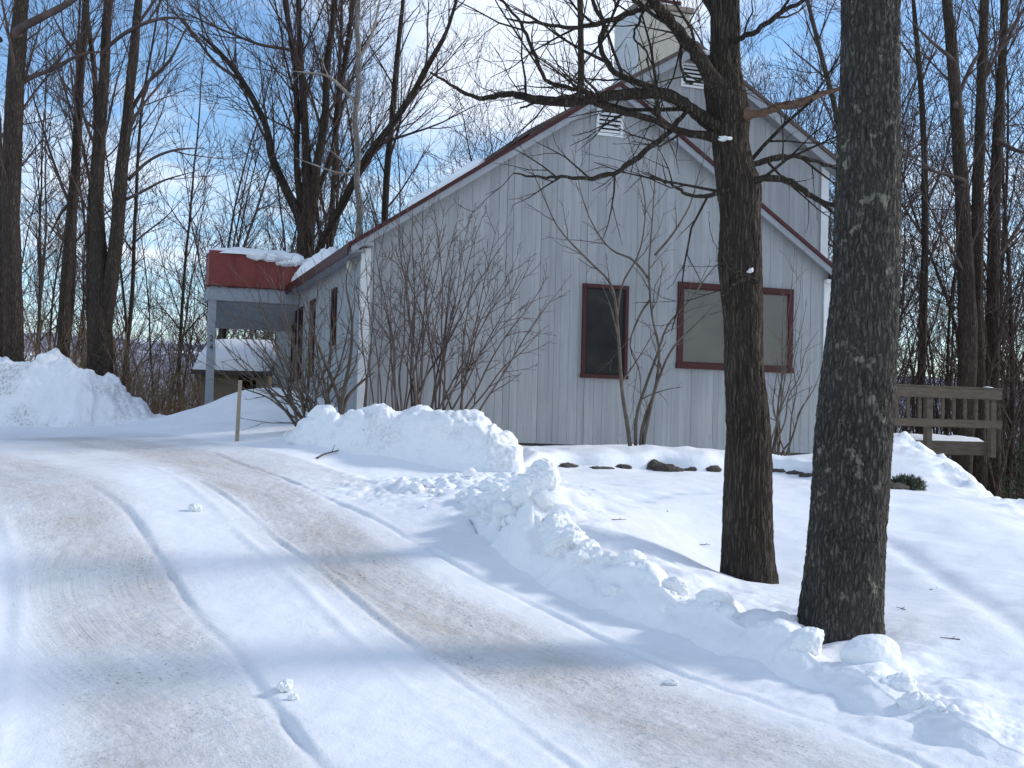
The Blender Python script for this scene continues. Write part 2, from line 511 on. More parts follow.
def vnoise(x, y, seed=0):
    xi = np.floor(x).astype(int)
    yi = np.floor(y).astype(int)
    fx = x - xi
    fy = y - yi
    fx = fx * fx * fx * (fx * (fx * 6 - 15) + 10)
    fy = fy * fy * fy * (fy * (fy * 6 - 15) + 10)

    def hsh(a, b):
        return _perm[(_perm[(a + seed * 131) & 4095] + b) & 4095] / 4095.0 * 2 - 1
    return ((hsh(xi, yi) * (1 - fx) + hsh(xi + 1, yi) * fx) * (1 - fy) + (hsh(xi, yi + 1) * (1 - fx) + hsh(xi + 1, yi + 1) * fx) * fy)


def fbm(x, y, f, o=4, seed=0, g=0.5):
    s = 0
    a = 1
    for k in range(o):
        s = s + a * vnoise(x * f, y * f, seed + k * 7)
        f *= 2.03
        a *= g
    return s


def worley(x, y, f, seed=0):
    """distance to the nearest jittered cell centre (in cells) and that cell's random value"""
    X = x * f
    Y = y * f
    xi = np.floor(X).astype(int)
    yi = np.floor(Y).astype(int)
    best = np.full(X.shape, 9.0)
    val = np.zeros(X.shape)
    for dx in (-1, 0, 1):
        for dy in (-1, 0, 1):
            a = xi + dx
            b = yi + dy
            h1 = _perm[(_perm[(a + seed * 37) & 4095] + b) & 4095] / 4095.0
            h2 = _perm[(_perm[(a + seed * 37 + 911) & 4095] + b) & 4095] / 4095.0
            h3 = _perm[(_perm[(a + seed * 37 + 2111) & 4095] + b) & 4095] / 4095.0
            d = np.hypot(a + 0.15 + 0.7 * h1 - X, b + 0.15 + 0.7 * h2 - Y)
            m = d < best
            best = np.where(m, d, best)
            val = np.where(m, h3, val)
    return best, val


def hit(px, py, hf=None):
    """first point where a sight line meets the ground"""
    hf = hf or h_base
    d = ray(px, py)
    d = d / d[1]
    Ys = np.linspace(4.5, 60, 1500)
    g = hf(d[0] * Ys, Ys) - d[2] * Ys
    i = np.argmax(g > 0)
    if g[i] <= 0:
        i = len(Ys) - 1
    Y = Ys[i]
    if i > 0:
        a, b = g[i - 1], g[i]
        Y = Ys[i - 1] + (Ys[i] - Ys[i - 1]) * (-a) / (b - a)
    return np.array([d[0] * Y, Y, d[2] * Y])


def poly_on_ground(pts):
    return np.array([hit(*p)[:2] for p in pts])


def dist_poly(x, y, pl):
    """unsigned distance, signed side (+ = right of direction), arclength"""
    bd = np.full(x.shape, 1e9)
    bs = np.zeros(x.shape)
    ba = np.zeros(x.shape)
    acc = 0.0
    for k in range(len(pl) - 1):
        ax, ay = pl[k]
        bx, by = pl[k + 1]
        dx, dy = bx - ax, by - ay
        Ln = math.hypot(dx, dy)
        t = ((x - ax) * dx + (y - ay) * dy) / (Ln * Ln)
        lo = -3.0 if k == 0 else 0
        hi = 4.0 if k == len(pl) - 2 else 1
        tc = np.clip(t, lo, hi)
        d = np.hypot(x - ax - tc * dx, y - ay - tc * dy)
        side = ((x - ax) * dy - (y - ay) * dx) / Ln
        m = d < bd
        bd = np.where(m, d, bd)
        bs = np.where(m, side, bs)
        ba = np.where(m, acc + tc * Ln, ba)
        acc += Ln
    return bd, np.sign(bs) * bd, ba


def smooth_poly(pl, n=4):
    """Catmull-Rom densify"""
    p = np.vstack([2 * pl[0] - pl[1], pl, 2 * pl[-1] - pl[-2]])
    out = []
    for i in range(1, len(p) - 2):
        for k in range(n):
            t = k / n
            out.append(0.5 * ((2 * p[i]) + (-p[i - 1] + p[i + 1]) * t + (2 * p[i - 1] - 5 * p[i] + 4 * p[i + 1] - p[i + 2]) * t * t
                              + (-p[i - 1] + 3 * p[i] - 3 * p[i + 1] + p[i + 2]) * t ** 3))
    out.append(p[-2])
    return np.array(out)


G1 = poly_on_ground([(930, 768), (800, 714), (640, 655), (540, 607), (450, 560), (390, 527), (330, 500), (285, 479), (240, 463)])
G2 = poly_on_ground([(570, 768), (503, 714), (448, 675), (398, 636), (359, 605), (300, 558), (262, 528), (225, 498)])
G3 = poly_on_ground([(487, 768), (400, 695), (335, 634), (270, 570), (206, 508), (170, 478)])
G4 = poly_on_ground([(328, 768), (300, 735), (261, 682), (236, 650), (199, 613), (163, 558), (127, 507), (75, 475)])
G5 = poly_on_ground([(-25, 768), (5, 640), (4, 560), (-15, 500)])
T1 = poly_on_ground([(765, 768), (690, 734), (622, 703), (530, 664), (443, 617), (380, 580), (339, 550), (300, 515), (250, 485), (190, 458), (110, 443)])
T2 = poly_on_ground([(195, 768), (155, 690), (118, 610), (95, 560), (68, 510), (30, 475), (-40, 457)])
BERM = poly_on_ground([(455, 484), (500, 478), (535, 488), (556, 515), (594, 543), (641, 562), (680, 580), (725, 603), (775, 627), (830, 655), (880, 676), (940, 700), (1040, 745)])
RIDGE = np.array([P3(*a)[:2] for a in [(893, 440, 19.6), (915, 448, 19.0), (930, 456, 18.4), (960, 477, 17.0), (1000, 503, 15.8), (1040, 527, 14.6)]])
YARD_GROOVE = poly_on_ground([(1040, 640), (1000, 612), (950, 578), (905, 553), (880, 540)])
FEET = [(715, 489), (693, 491), (672, 493), (655, 495), (637, 497), (619, 499), (601, 500), (583, 502), (567, 503), (640, 470), (604, 480)]
FEETW = [hit(*p)[:2] for p in FEET]
DRIVE_R = poly_on_ground([(1010, 768), (900, 728), (800, 695), (690, 645), (635, 625), (562, 594), (489, 552), (455, 522), (400, 492), (330, 468), (250, 447), (180, 436)])
G1, G2, G3, G4, G5, T1, T2, BERM, RIDGE, YARD_GROOVE, DRIVE_R = [smooth_poly(a) for a in (G1, G2, G3, G4, G5, T1, T2, BERM, RIDGE, YARD_GROOVE, DRIVE_R)]


def detail(x, y):
    """height detail, dirt, packed, drive mask, road coordinates"""
    z = np.zeros(x.shape)
    dr, sr, ar = dist_poly(x, y, DRIVE_R)
    on = smooth(0.25, -0.05, sr) * smooth(24, 21, y)           # left of the right-hand edge = driveway
    onyard = 1 - on
    z += onyard * (0.05 * fbm(x, y, 0.5, 3, 3) + 0.012 * fbm(x, y, 2.2, 3, 5))
    z += on * (0.008 * fbm(x, y, 0.8, 3, 9) + 0.004 * fbm(x, y, 5, 3, 12))
    # berm
    db, sb, ab = dist_poly(x, y, BERM)
    prof = np.where(sb < 0, np.exp(-(db / 0.42) ** 2), np.exp(-(db / 0.34) ** 2))
    amp = 0.10 + 0.03 * np.exp(-((ab - 2.2) / 1.9) ** 2) + 0.05 * vnoise(ab * 1.4, ab * 0, 31)
    big = worley(x + 0.10 * fbm(x, y, 3, 2, 60), y + 0.10 * fbm(x, y, 3, 2, 61), 3.3, 4)
    sml = worley(x + 0.04 * fbm(x, y, 8, 2, 62), y + 0.04 * fbm(x, y, 8, 2, 63), 7.5, 8)
    lump = 0.11 * np.sqrt(np.maximum(0, 1 - (big[0] / 0.72) ** 2)) * (0.15 + big[1]) + 0.045 * np.sqrt(np.maximum(0, 1 - (sml[0] / 0.7) ** 2)) * sml[1]
    rough_w = smooth(6.5, 3.5, ab) * 0.75 + 0.25
    z += prof * (amp * .25 + lump * rough_w * .3)
    z += np.exp(-(db / 0.75) ** 2) * 0.03 * fbm(x, y, 3.5, 4, 22)
    # rubble of small lumps near the turn
    rub = np.exp(-(((x - BERM[0, 0]) / 1.3) ** 2 + ((y - BERM[0, 1] + .3) / 1.1) ** 2))
    z += rub * (0.02 + 0.06 * np.sqrt(np.maximum(0, 1 - (sml[0] / 0.72) ** 2)) * sml[1] + 0.03 * fbm(x, y, 4, 3, 71))
    # ridge toward the deck
    d2, s2, a2 = dist_poly(x, y, RIDGE)
    z += np.exp(-(d2 / 0.5) ** 2) * (0.10 + 0.13 * fbm(x, y, 2.2, 4, 41) + 0.12 * np.maximum(0, 0.6 - big[0]) * big[1])
    dt, st_, _ = dist_poly(x, y, YARD_GROOVE)
    z -= 0.035 * np.exp(-(dt / 0.11) ** 2)  # shallow groove sunk into the snow across the right-hand yard
    for fx, fy in FEETW:
        z -= 0.05 * np.exp(-(((x - fx) / 0.13) ** 2 + ((y - fy) / 0.10) ** 2))
    for tx_, ty_, tw_ in ((2.17, 8.25, .42), (2.06, 10.6, .36)):
        z -= .07 * np.exp(-(((x - tx_) / tw_) ** 2 + ((y - ty_) / tw_) ** 2))
    # grooves
    for g, w, dep, rid in ((G1, 0.026, 0.026, 0.006), (G2, 0.026, 0.015, 0.015), (G3, 0.04, 0.002, 0.014), (G5, 0.04, 0.006, 0.012)):
        dg, sg, ag = dist_poly(x, y, g)
        wob = 0.6 + 0.4 * vnoise(ag * 1.3, ag * 0 + 3, 17)
        z += on * wob * (-dep * np.exp(-(sg / w) ** 2) + rid * np.exp(-((sg - w * 2.1) / (w * 1.1)) ** 2))
    dg, sg, ag = dist_poly(x, y, G4)
    z += on * smooth(12.5, 10, y) * (0.02 * smooth(-0.02, 0.025, sg) * smooth(1.6, 0.5, sg) - 0.016 * np.exp(-((sg + 0.03) / 0.028) ** 2)) * (0.7 + 0.4 * vnoise(ag * 2, ag * 0, 77))
    # dirt
    e1, q1, a1 = dist_poly(x, y, T1)
    e2, q2, a2_ = dist_poly(x, y, T2)
    w1 = 0.46 + 0.08 * vnoise(a1 * .8, a1 * 0, 90)
    w2 = 0.56 + 0.08 * vnoise(a2_ * .8, a2_ * 0, 91)
    dirt = np.exp(-(e1 / w1) ** 4) * 0.72 + np.exp(-(e2 / w2) ** 4) * 0.72 + 0.18 * np.exp(-(e1 / .85) ** 2)
    dirt = dirt + 0.34 * smooth(11.5, 14.5, y) * smooth(21, 17, y) * on + 0.1 * on
    dirt = dirt * (0.88 + 0.22 * fbm(x, y, 1.6, 3, 55)) * on
    z -= on * 0.012 * np.clip(dirt, 0, 1)
    z += on * np.clip(dirt, 0, 1) * 0.005 * fbm(x, y, 14, 2, 33)
    dirt = np.clip(dirt, 0, 1)
    packed = np.clip(dirt * 1.3, 0, 1) * on
    lane = np.where(e1 < e2, q1, q2)
    lana = np.where(e1 < e2, a1, a2_)
    return z, dirt, packed, on, sr, ar, lana, lane


def litter_at(x, y):
    d2, s2, _ = dist_poly(x, y, RIDGE)
    right = smooth(0.9, 2.2, x - np.interp(y, RIDGE[::-1, 1], RIDGE[::-1, 0])) * smooth(10, 14, y)
    left = smooth(23.3, 25.0, y) * smooth(-1, -4, x) * 0.75
    back = smooth(30, 36, y) * 0.55
    return np.clip(np.maximum(np.maximum(right, left), back), 0, 1)


def axis(parts, grow, lo, hi):
    a = []
    for (s, e, st) in parts:
        a += list(np.arange(s, e - 1e-9, st))
    a.append(parts[-1][1])
    st = parts[-1][2]
    while a[-1] < hi:
        st *= grow
        a.append(a[-1] + st)
    st = parts[0][2]
    pre = []
    c = a[0]
    while c > lo:
        st *= grow
        c -= st
        pre.append(c)
    return np.array(pre[::-1] + a)


gx = axis([(-5.2, -2.8, 0.032), (-2.8, 2.8, 0.018), (2.8, 4.4, 0.035), (4.4, 8.0, 0.07)], 1.17, -3500, 3500)
gy = axis([(5.0, 9.8, 0.018), (9.8, 13, 0.032), (13, 16, 0.05), (16, 22, 0.09)], 1.17, -400, 3600)
GX, GY = np.meshgrid(gx, gy)
near = (np.abs(GX) < 16) & (GY > 2) & (GY < 32)
GZ = h_base(GX, GY)
dz, dirt, packed, on, sroad, aroad, lana, lane = detail(GX, GY)
fade = smooth(14, 9, np.abs(GX)) * smooth(34, 26, GY) * smooth(1, 3, GY)
GZ = GZ + dz * fade
lit = litter_at(GX, GY)
ny, nx = GX.shape


def h_full(x, y):
    xa = np.atleast_1d(np.asarray(x, float))
    ya = np.atleast_1d(np.asarray(y, float))
    z = h_base(xa, ya) + detail(xa, ya)[0] * smooth(14, 9, np.abs(xa)) * smooth(34, 26, ya) * smooth(1, 3, ya)
    return z if np.ndim(x) else float(z[0])


# normals from the whole sheet so that the two objects join without a seam
dZy, dZx = np.gradient(GZ, gy, gx)
NRM = np.stack([-dZx, -dZy, np.ones_like(GZ)], -1)
NRM /= np.linalg.norm(NRM, axis=-1, keepdims=True)
isdrive = (on > 0.5) & (GX > -9.5) & (GY > 1.5) & (GY < 21.6)
fm = isdrive[:-1, :-1] & isdrive[1:, :-1] & isdrive[:-1, 1:] & isdrive[1:, 1:]
for nm, mask in (('driveway', fm), ('ground', ~fm)):
    jj, ii = np.nonzero(mask)
    q = np.stack([jj * nx + ii, jj * nx + ii + 1, (jj + 1) * nx + ii + 1, (jj + 1) * nx + ii], 1)
    used, inv = np.unique(q.ravel(), return_inverse=True)
    vs = np.stack([GX.ravel()[used], GY.ravel()[used], GZ.ravel()[used]], 1)
    fc = inv.reshape(-1, 4)
    me = bpy.data.meshes.new(nm)
    me.vertices.add(len(vs))
    me.vertices.foreach_set('co', vs.ravel())
    me.loops.add(fc.size)
    me.loops.foreach_set('vertex_index', fc.ravel())
    me.polygons.add(len(fc))
    me.polygons.foreach_set('loop_start', np.arange(0, fc.size, 4))
    me.polygons.foreach_set('loop_total', np.full(len(fc), 4))
    me.update(calc_edges=True)
    me.polygons.foreach_set('use_smooth', [True] * len(fc))
    for an, arr in (('dirt', dirt), ('packed', packed), ('litter', lit)):
        a = me.attributes.new(an, 'FLOAT', 'POINT')
        a.data.foreach_set('value', arr.ravel()[used].astype(np.float32))
    a = me.attributes.new('roadco', 'FLOAT_VECTOR', 'POINT')
    a.data.foreach_set('vector', np.stack([aroad.ravel()[used], sroad.ravel()[used], np.zeros(len(used))], 1).astype(np.float32).ravel())
    a = me.attributes.new('lane', 'FLOAT_VECTOR', 'POINT')
    a.data.foreach_set('vector', np.stack([lana.ravel()[used], lane.ravel()[used], np.zeros(len(used))], 1).astype(np.float32).ravel())
    me.normals_split_custom_set_from_vertices(NRM.reshape(-1, 3)[used].tolist())
    me.materials.append(M['ground'])
    o = link(bpy.data.objects.new(nm, me))
    tag(o, kind='structure')

# distant wooded hills across the valley
hx = np.linspace(-2600, 2600, 160)
hy = np.linspace(700, 3300, 60)
HX, HY = np.meshgrid(hx, hy)
tt = np.clip((HY - 700) / 1700, 0, 1)
HZ = -85 + (232 + 26 * fbm(HX, HY * 0, 0.0011, 4, 5) + 14 * fbm(HX, HY, 0.004, 3, 8)) * tt ** 0.85 + 6 * fbm(HX, HY, 0.02, 3, 18) * tt
HZ = np.where(HY > 2500, HZ - (HY - 2500) * 0.25, HZ)
hv = np.stack([HX.ravel(), HY.ravel(), HZ.ravel()], 1)
hf_ = [(j * 160 + i, j * 160 + i + 1, (j + 1) * 160 + i + 1, (j + 1) * 160 + i) for j in range(59) for i in range(159)]
tag(mesh_obj('hills', hv, hf_, M['hills'], smooth=True), kind='structure')


# ------------------------------------------------------------------ snow piles
def catmull(pts, n):
    pts = np.asarray(pts, float)
    u = np.linspace(0, len(pts) - 1, n)
    P_ = np.concatenate([[2 * pts[0] - pts[1]], pts, [2 * pts[-1] - pts[-2]]])
    i = np.clip(u.astype(int), 0, len(pts) - 2)
    t = (u - i).reshape((-1,) + (1,) * (pts.ndim - 1))
    a, b, c, d = P_[i], P_[i + 1], P_[i + 2], P_[i + 3]
    return 0.5 * (2 * b + (c - a) * t + (2 * a - 5 * b + 4 * c - d) * t ** 2 + (-a + 3 * b - 3 * c + d) * t ** 3)


def snow_pile(name, stations, back, mat, label, n=260, m=72, amp=0.05, seed=0, face=0.35, facet=0.0, kind=None, soften=0.0):
    """stations: (toe xyz, crest xyz); the far side runs back by `back` metres"""
    T = np.array([s[0] for s in stations])
    Cc = np.array([s[1] for s in stations])
    prof = []
    for t, c in zip(T, Cc):
        ax = c - t
        bd = np.array([ax[0], ax[1], 0])
        bd = bd / (np.linalg.norm(bd) + 1e-9) * back
        hgt = max(0.03, c[2] - t[2])
        pz = lambda fx, fz: t + np.array([ax[0] * fx, ax[1] * fx, hgt * fz])
        bz = lambda k, fz: np.array([c[0] + bd[0] * k, c[1] + bd[1] * k, t[2] + hgt * fz])
        prof.append([pz(-0.25, -0.22), pz(0.0, 0.02), pz(face * 0.45, 0.42), pz(face, 0.78), pz(0.66, 0.95), c, bz(0.3, 0.93), bz(0.65, 0.55), bz(1.0, -0.2)])
    A = catmull(np.array(prof), n)                      # n x 9 x 3
    A = np.array([catmull(a, m) for a in A])           # n x m x 3
    ee = np.minimum(1, np.minimum(np.arange(n), np.arange(n)[::-1]) / (n * .04))
    A[:, :, 2] -= (.22 * (1 - ee) ** 2)[:, None]
    hh_ = A[:, :, 2].max(1) - A[:, 0, 2]
    du = np.gradient(A, axis=0)
    dv = np.gradient(A, axis=1)
    N_ = np.cross(du, dv)
    N_ /= np.linalg.norm(N_, axis=-1, keepdims=True) + 1e-9
    if N_[n // 2, m // 2, 2] < 0:
        N_ = -N_
    out = A.copy()
    for i in range(n):
        ends = min(1, i / (n * .05), (n - 1 - i) / (n * .05)) * min(1, max(.3, hh_[i] / .35))
        fct = facet * (1 - soften * min(1, max(0, i / n - .25) / .35))
        for j in range(m):
            p = Vector(A[i, j]) + Vector((seed * 13.1, 0, 0))
            v = j / (m - 1)
            up = min(1, max(0, (v - 0.3) / 0.25)) * min(1, (1 - v) / 0.15)
            d = MN.fractal(p * 1.7, 0.8, 2.0, 3) * amp * 1.0
            vo = MN.voronoi(p * 4.2)[0]
            vs_ = MN.voronoi(p * 9.5)[0]
            lump = math.sqrt(max(0, 1 - (vo[0] / 0.75) ** 2)) * amp * 2.0 + math.sqrt(max(0, 1 - (vs_[0] / 0.7) ** 2)) * amp * 0.9
            msk = min(1, max(.12, .45 + 1.5 * MN.noise(p * 1.3 + Vector((7, 3, 1)))))
            d += lump * (0.22 + 0.78 * up) * msk - amp * 0.45
            d += MN.fractal(p * 9, 0.8, 2.0, 3) * amp * 0.28
            if fct:
                for fq, fa in ((2.9, 1.0), (6.3, .5)):
                    w_ = p * fq + MN.noise_vector(p * 3.0) * .25
                    dist_, pts_ = MN.voronoi(w_)
                    c0 = pts_[0]
                    td = MN.noise_vector(c0 * 7.31 + Vector((5.2, 1.7, 9.1)))
                    d += (td.dot(w_ - c0) * .9 + td.z * .5) * amp * fct * fa * (0.35 + .65 * up)
            out[i, j] = A[i, j] + N_[i, j] * d * (0.25 + 0.75 * ends)
    for _ in range(1):
        out[1:-1] = .25 * out[:-2] + .5 * out[1:-1] + .25 * out[2:]
        out[:, 1:-1] = .25 * out[:, :-2] + .5 * out[:, 1:-1] + .25 * out[:, 2:]
    idx = lambda i, j: i * m + j
    faces = [(idx(i, j), idx(i + 1, j), idx(i + 1, j + 1), idx(i, j + 1)) for i in range(n - 1) for j in range(m - 1)]
    o = mesh_obj(name, out.reshape(-1, 3), faces, mat, smooth=True)
    if kind:
        tag(o, kind=kind)
    else:
        tag(o, label, 'snow pile')
    return o


st = []
for (cx, cy), (tx, ty) in zip(
        [(276, 436), (299, 425), (317, 409), (328, 406), (341, 413), (360, 405), (381, 402), (397, 406), (415, 400), (441, 404), (455, 412), (478, 411), (494, 424), (512, 438), (524, 462)],
        [(280, 438), (297, 443), (315, 446), (328, 449), (343, 452), (360, 454), (380, 457), (397, 460), (415, 463), (438, 466), (455, 468), (476, 470), (494, 471), (512, 472), (526, 473)]):
    t = hit(tx, ty)
    c = at(cx, cy + 5, t[1] + 0.62)
    st.append((t, c))
snow_pile('snow_pile', st, 1.1, M['pile'], 'long plowed heap of white snow in front of the leafless shrubs at the house corner', 320, 84, 0.045, 1, facet=1.9)
st = []
for px, cy, ty, Y in [(-150, 360, 420, 20.6), (-100, 350, 421, 20.6), (-50, 350, 421, 20.6), (-20, 352, 421, 20.6), (6, 352, 420, 20.6), (30, 354, 420, 20.6), (52, 353, 420, 20.6), (74, 356, 420, 20.6), (88, 360, 420, 20.7),
                      (96, 365, 420, 20.8), (110, 372, 420, 20.9), (124, 385, 420, 21.0), (140, 399, 420, 21.1), (156, 411, 420.5, 21.2), (170, 419, 421, 21.3)]:
    t = at(px, ty, Y)
    t[2] = h_full(t[0], t[1]) - 0.02
    c = at(px, cy + 8, Y + 1.0)
    st.append((t, c))
snow_pile('snow_pile', st, 1.6, M['dirty_pile'], 'grey-smudged mound of plowed snow at the far left end of the driveway', 260, 90, 0.075, 5, 0.45, facet=2.0)
st = []
for k_, ((cx, cy), (tx, ty)) in enumerate([((468, 489), (462, 505)), ((484, 485), (476, 522)), ((503, 481), (486, 536)), ((520, 471), (496, 547)), ((540, 473), (510, 562)), ((553, 497), (528, 573)), ((572, 511), (546, 586)),
                           ((590, 529), (564, 598)), ((610, 549), (588, 607)), ((638, 549), (616, 617)), ((660, 562), (645, 628)), ((685, 585), (672, 637)), ((715, 591), (703, 650)), ((750, 602), (738, 661)),
                           ((790, 611), (778, 677)), ((825, 639), (818, 693)), ((870, 657), (853, 707)), ((915, 680), (898, 727)), ((960, 696), (948, 750)), ((1010, 714), (1003, 772)), ((1060, 740), (1053, 792))]):
    t = hit(tx, ty)
    c = at(cx, cy, t[1] + 0.36)
    c[2] = max(t[2] + .05, c[2] - (0.23 if k_ % 2 else 0.15) * (1 if k_ < 9 else .5))
    st.append((t, c))
BST = st
snow_pile('snow_bank', st, 0.6, M['snow'], None, 640, 76, 0.038, 9, 0.55, facet=3.0, kind='structure', soften=.5)


# ------------------------------------------------------------------ snow lumps
def ico(sub=4):
    import bmesh
    bm = bmesh.new()
    bmesh.ops.create_icosphere(bm, subdivisions=sub, radius=1.0)
    v = np.array([x.co[:] for x in bm.verts])
    f = [tuple(q.index for q in p.verts) for p in bm.faces]
    bm.free()
    return v, f


ICO4 = ico(5)
ICO3 = ico(3)


def lump_verts(size, seed, sharp=16.0, planes=8, base=ICO4, rough=0.05):
    r = np.random.default_rng(seed)
    V = base[0]
    n = r.normal(size=(planes, 3))
    n /= np.linalg.norm(n, axis=1, keepdims=True)
    d = r.uniform(0.62, 1.0, planes)
    dots = np.maximum(V @ n.T, 0.0) / d
    rad = 1.0 / (np.sum(dots ** sharp, axis=1) + 1.0) ** (1 / sharp)
    out = V * rad[:, None] * np.asarray(size)
    k = float(np.mean(size))
    for i in range(len(out)):
        p = Vector(out[i]) / k * 1.6 + Vector((seed * 3.7, 1, 2))
        out[i] *= 1 + rough * MN.fractal(p, 0.9, 2.0, 4) * 1.6 + rough * 0.5 * MN.noise(p * 4)
    return out


def place_lump(px, py, size, seed, name, label, cat, group=None, mat=None, sink=0.3, Y=None, base=ICO4, rz=0.0, rough=.13):
    p = hit(px, py, h_full) if Y is None else at(px, py, Y)
    z = h_full(p[0], p[1]) if Y is None else p[2]
    v = lump_verts(size, seed, base=base, rough=rough)
    c, s = math.cos(rz), math.sin(rz)
    v = np.stack([v[:, 0] * c - v[:, 1] * s, v[:, 0] * s + v[:, 1] * c, v[:, 2]], 1)
    o = mesh_obj(name, v, base[1], mat or M['snow'], smooth=True)
    o.location = (p[0], p[1], z + size[2] * (1 - 2 * sink) if Y is None else z)
    tag(o, label, cat, group)
    return o


place_lump(873, 669, (.21, .15, .15), 3, 'snow_block', 'largest rounded block of plowed snow beside the foot of the lichened trunk', 'snow lump', sink=.32, rz=.3, rough=.03)
place_lump(790, 634, (.15, .13, .11), 4, 'snow_block', 'smooth rounded lump of snow left of the lichened trunk foot', 'snow lump', sink=.35, rough=.035)
place_lump(543, 490, (.17, .15, .20), 5, 'snow_block', 'tall upright chunk of snow at the house end of the plowed ridge', 'snow lump', sink=.3, rz=.5)
G_L = 'broken snow lumps along the plowed ridge'
L_L = 'broken lump of snow on the plowed ridge beside the driveway'
r_ = random.Random(5)
for i in range(84):
    k = int((r_.random() ** 1.5) * 17.99)
    f_ = r_.random()
    t0_ = BST[k][0] * (1 - f_) + BST[k + 1][0] * f_
    c0_ = BST[k][1] * (1 - f_) + BST[k + 1][1] * f_
    m_ = r_.choice((r_.uniform(.85, 1.15), r_.uniform(.3, .9), r_.uniform(.8, 1.1)))
    s_ = r_.choice((r_.uniform(.03, .06), r_.uniform(.05, .09), r_.uniform(.08, .15)))
    if k > 9:
        s_ *= .7
    p_ = t0_ * (1 - m_) + c0_ * m_
    hz_ = t0_[2] + (c0_[2] - t0_[2]) * min(1, m_ * 1.25)
    sz = (s_ * r_.uniform(.9, 1.4), s_ * r_.uniform(.8, 1.2), s_ * r_.uniform(.6, 1.1))
    v_ = lump_verts(sz, 40 + i, base=ICO4 if s_ > .05 else ICO3, rough=r_.choice((.05, .09, .13)), planes=7)
    rot = np.array(Matrix.Rotation(r_.uniform(0, 3), 3, 'Z') @ Matrix.Rotation(r_.uniform(-.6, .6), 3, 'X'))
    o = mesh_obj('snow_lump', v_ @ rot.T, (ICO4 if s_ > .05 else ICO3)[1], M['snow'], smooth=True)
    o.location = (p_[0], p_[1], hz_ + sz[2] * .05)
    tag(o, L_L, 'snow lump', G_L)
for i in range(34):
    a_, b_ = r_.uniform(405, 535), r_.uniform(474, 508)
    s_ = r_.uniform(.02, .075)
    if b_ > 492 and a_ < 470:
        s_ *= .5
    place_lump(a_, b_, (s_ * 1.2, s_, s_ * .8), 200 + i, 'snow_lump', 'small crumb of snow in the rubble between the long heap and the plowed ridge', 'snow lump', 'snow crumbs in front of the long heap', sink=.25, rz=r_.uniform(0, 3), base=ICO3, rough=.16)
place_lump(195, 511, (.055, .05, .045), 71, 'snow_lump', 'small lone snow ball on the clean strip in the middle of the driveway', 'snow lump', sink=.22, base=ICO4, rough=.2)
place_lump(284, 690, (.05, .05, .04), 72, 'snow_lump', 'crumbled snow chunk beside the deep wheel groove at the lower left', 'snow lump', sink=.25, base=ICO4, rough=.2)
place_lump(293, 699, (.03, .03, .02), 73, 'snow_lump', 'smaller snow crumb just below the chunk by the deep wheel groove', 'snow lump', sink=.25, base=ICO4, rough=.2)
place_lump(672, 684, (.05, .035, .02), 74, 'snow_lump', 'flat snow crumb on the right side of the driveway below the plowed ridge', 'snow lump', sink=.25, base=ICO4, rough=.2)

def ragged(loc, s, seed, lb, name='snow_clump', cat='snow clump', n=7):
    """one frozen clump made of a few merged crumbs"""
    rq = np.random.default_rng(seed)
    vs_, fs_, k0 = [], [], 0
    for q_ in range(n):
        f_ = rq.uniform(.35, .75)
        vv_ = lump_verts(tuple(np.array(s) * f_ * np.array([1.1, 1, .8])), seed + q_, base=ICO3, rough=.3)
        vv_ = vv_ + np.array([rq.normal() * s[0] * .5, rq.normal() * s[1] * .4, rq.normal() * s[2] * .25])
        vs_.append(vv_)
        fs_ += [tuple(i + k0 for i in f) for f in ICO3[1]]
        k0 += len(vv_)
    o = mesh_obj(name, np.concatenate(vs_), fs_, M['snow'], smooth=True)
    o.location = loc
    return tag(o, lb, cat)


# ------------------------------------------------------------------ house
TH = math.atan(1200 / (4007 - 512))
U = np.array([math.cos(TH), math.sin(TH), 0])
V_ = np.array([-math.sin(TH), math.cos(TH), 0])
H0 = at(363, 330, 18)
H0[2] = 0


def hp(t, d, z):
    return H0 + U * t + V_ * d + np.array([0, 0, z])


house = thing('house', 'grey-white board-sided house with dark red window frames and red roof edges', 'house', tuple(H0), TH)
W = 8.09
AP = (4.02, 5.56)          # front gable apex (t, z)
SL, SR = 0.676, 0.664      # roof slopes either side
UAP = (6.90, 7.46)         # taller rear gable
US = 0.612
UD = 3.0                   # its set-back
UL, UR = 3.75, 10.02


def roof_z(t):
    return AP[1] - 0.10 - (SL * (AP[0] - t) if t < AP[0] else SR * (t - AP[0]))


def uroof_z(t):
    return UAP[1] - 0.10 - US * abs(t - UAP[0])


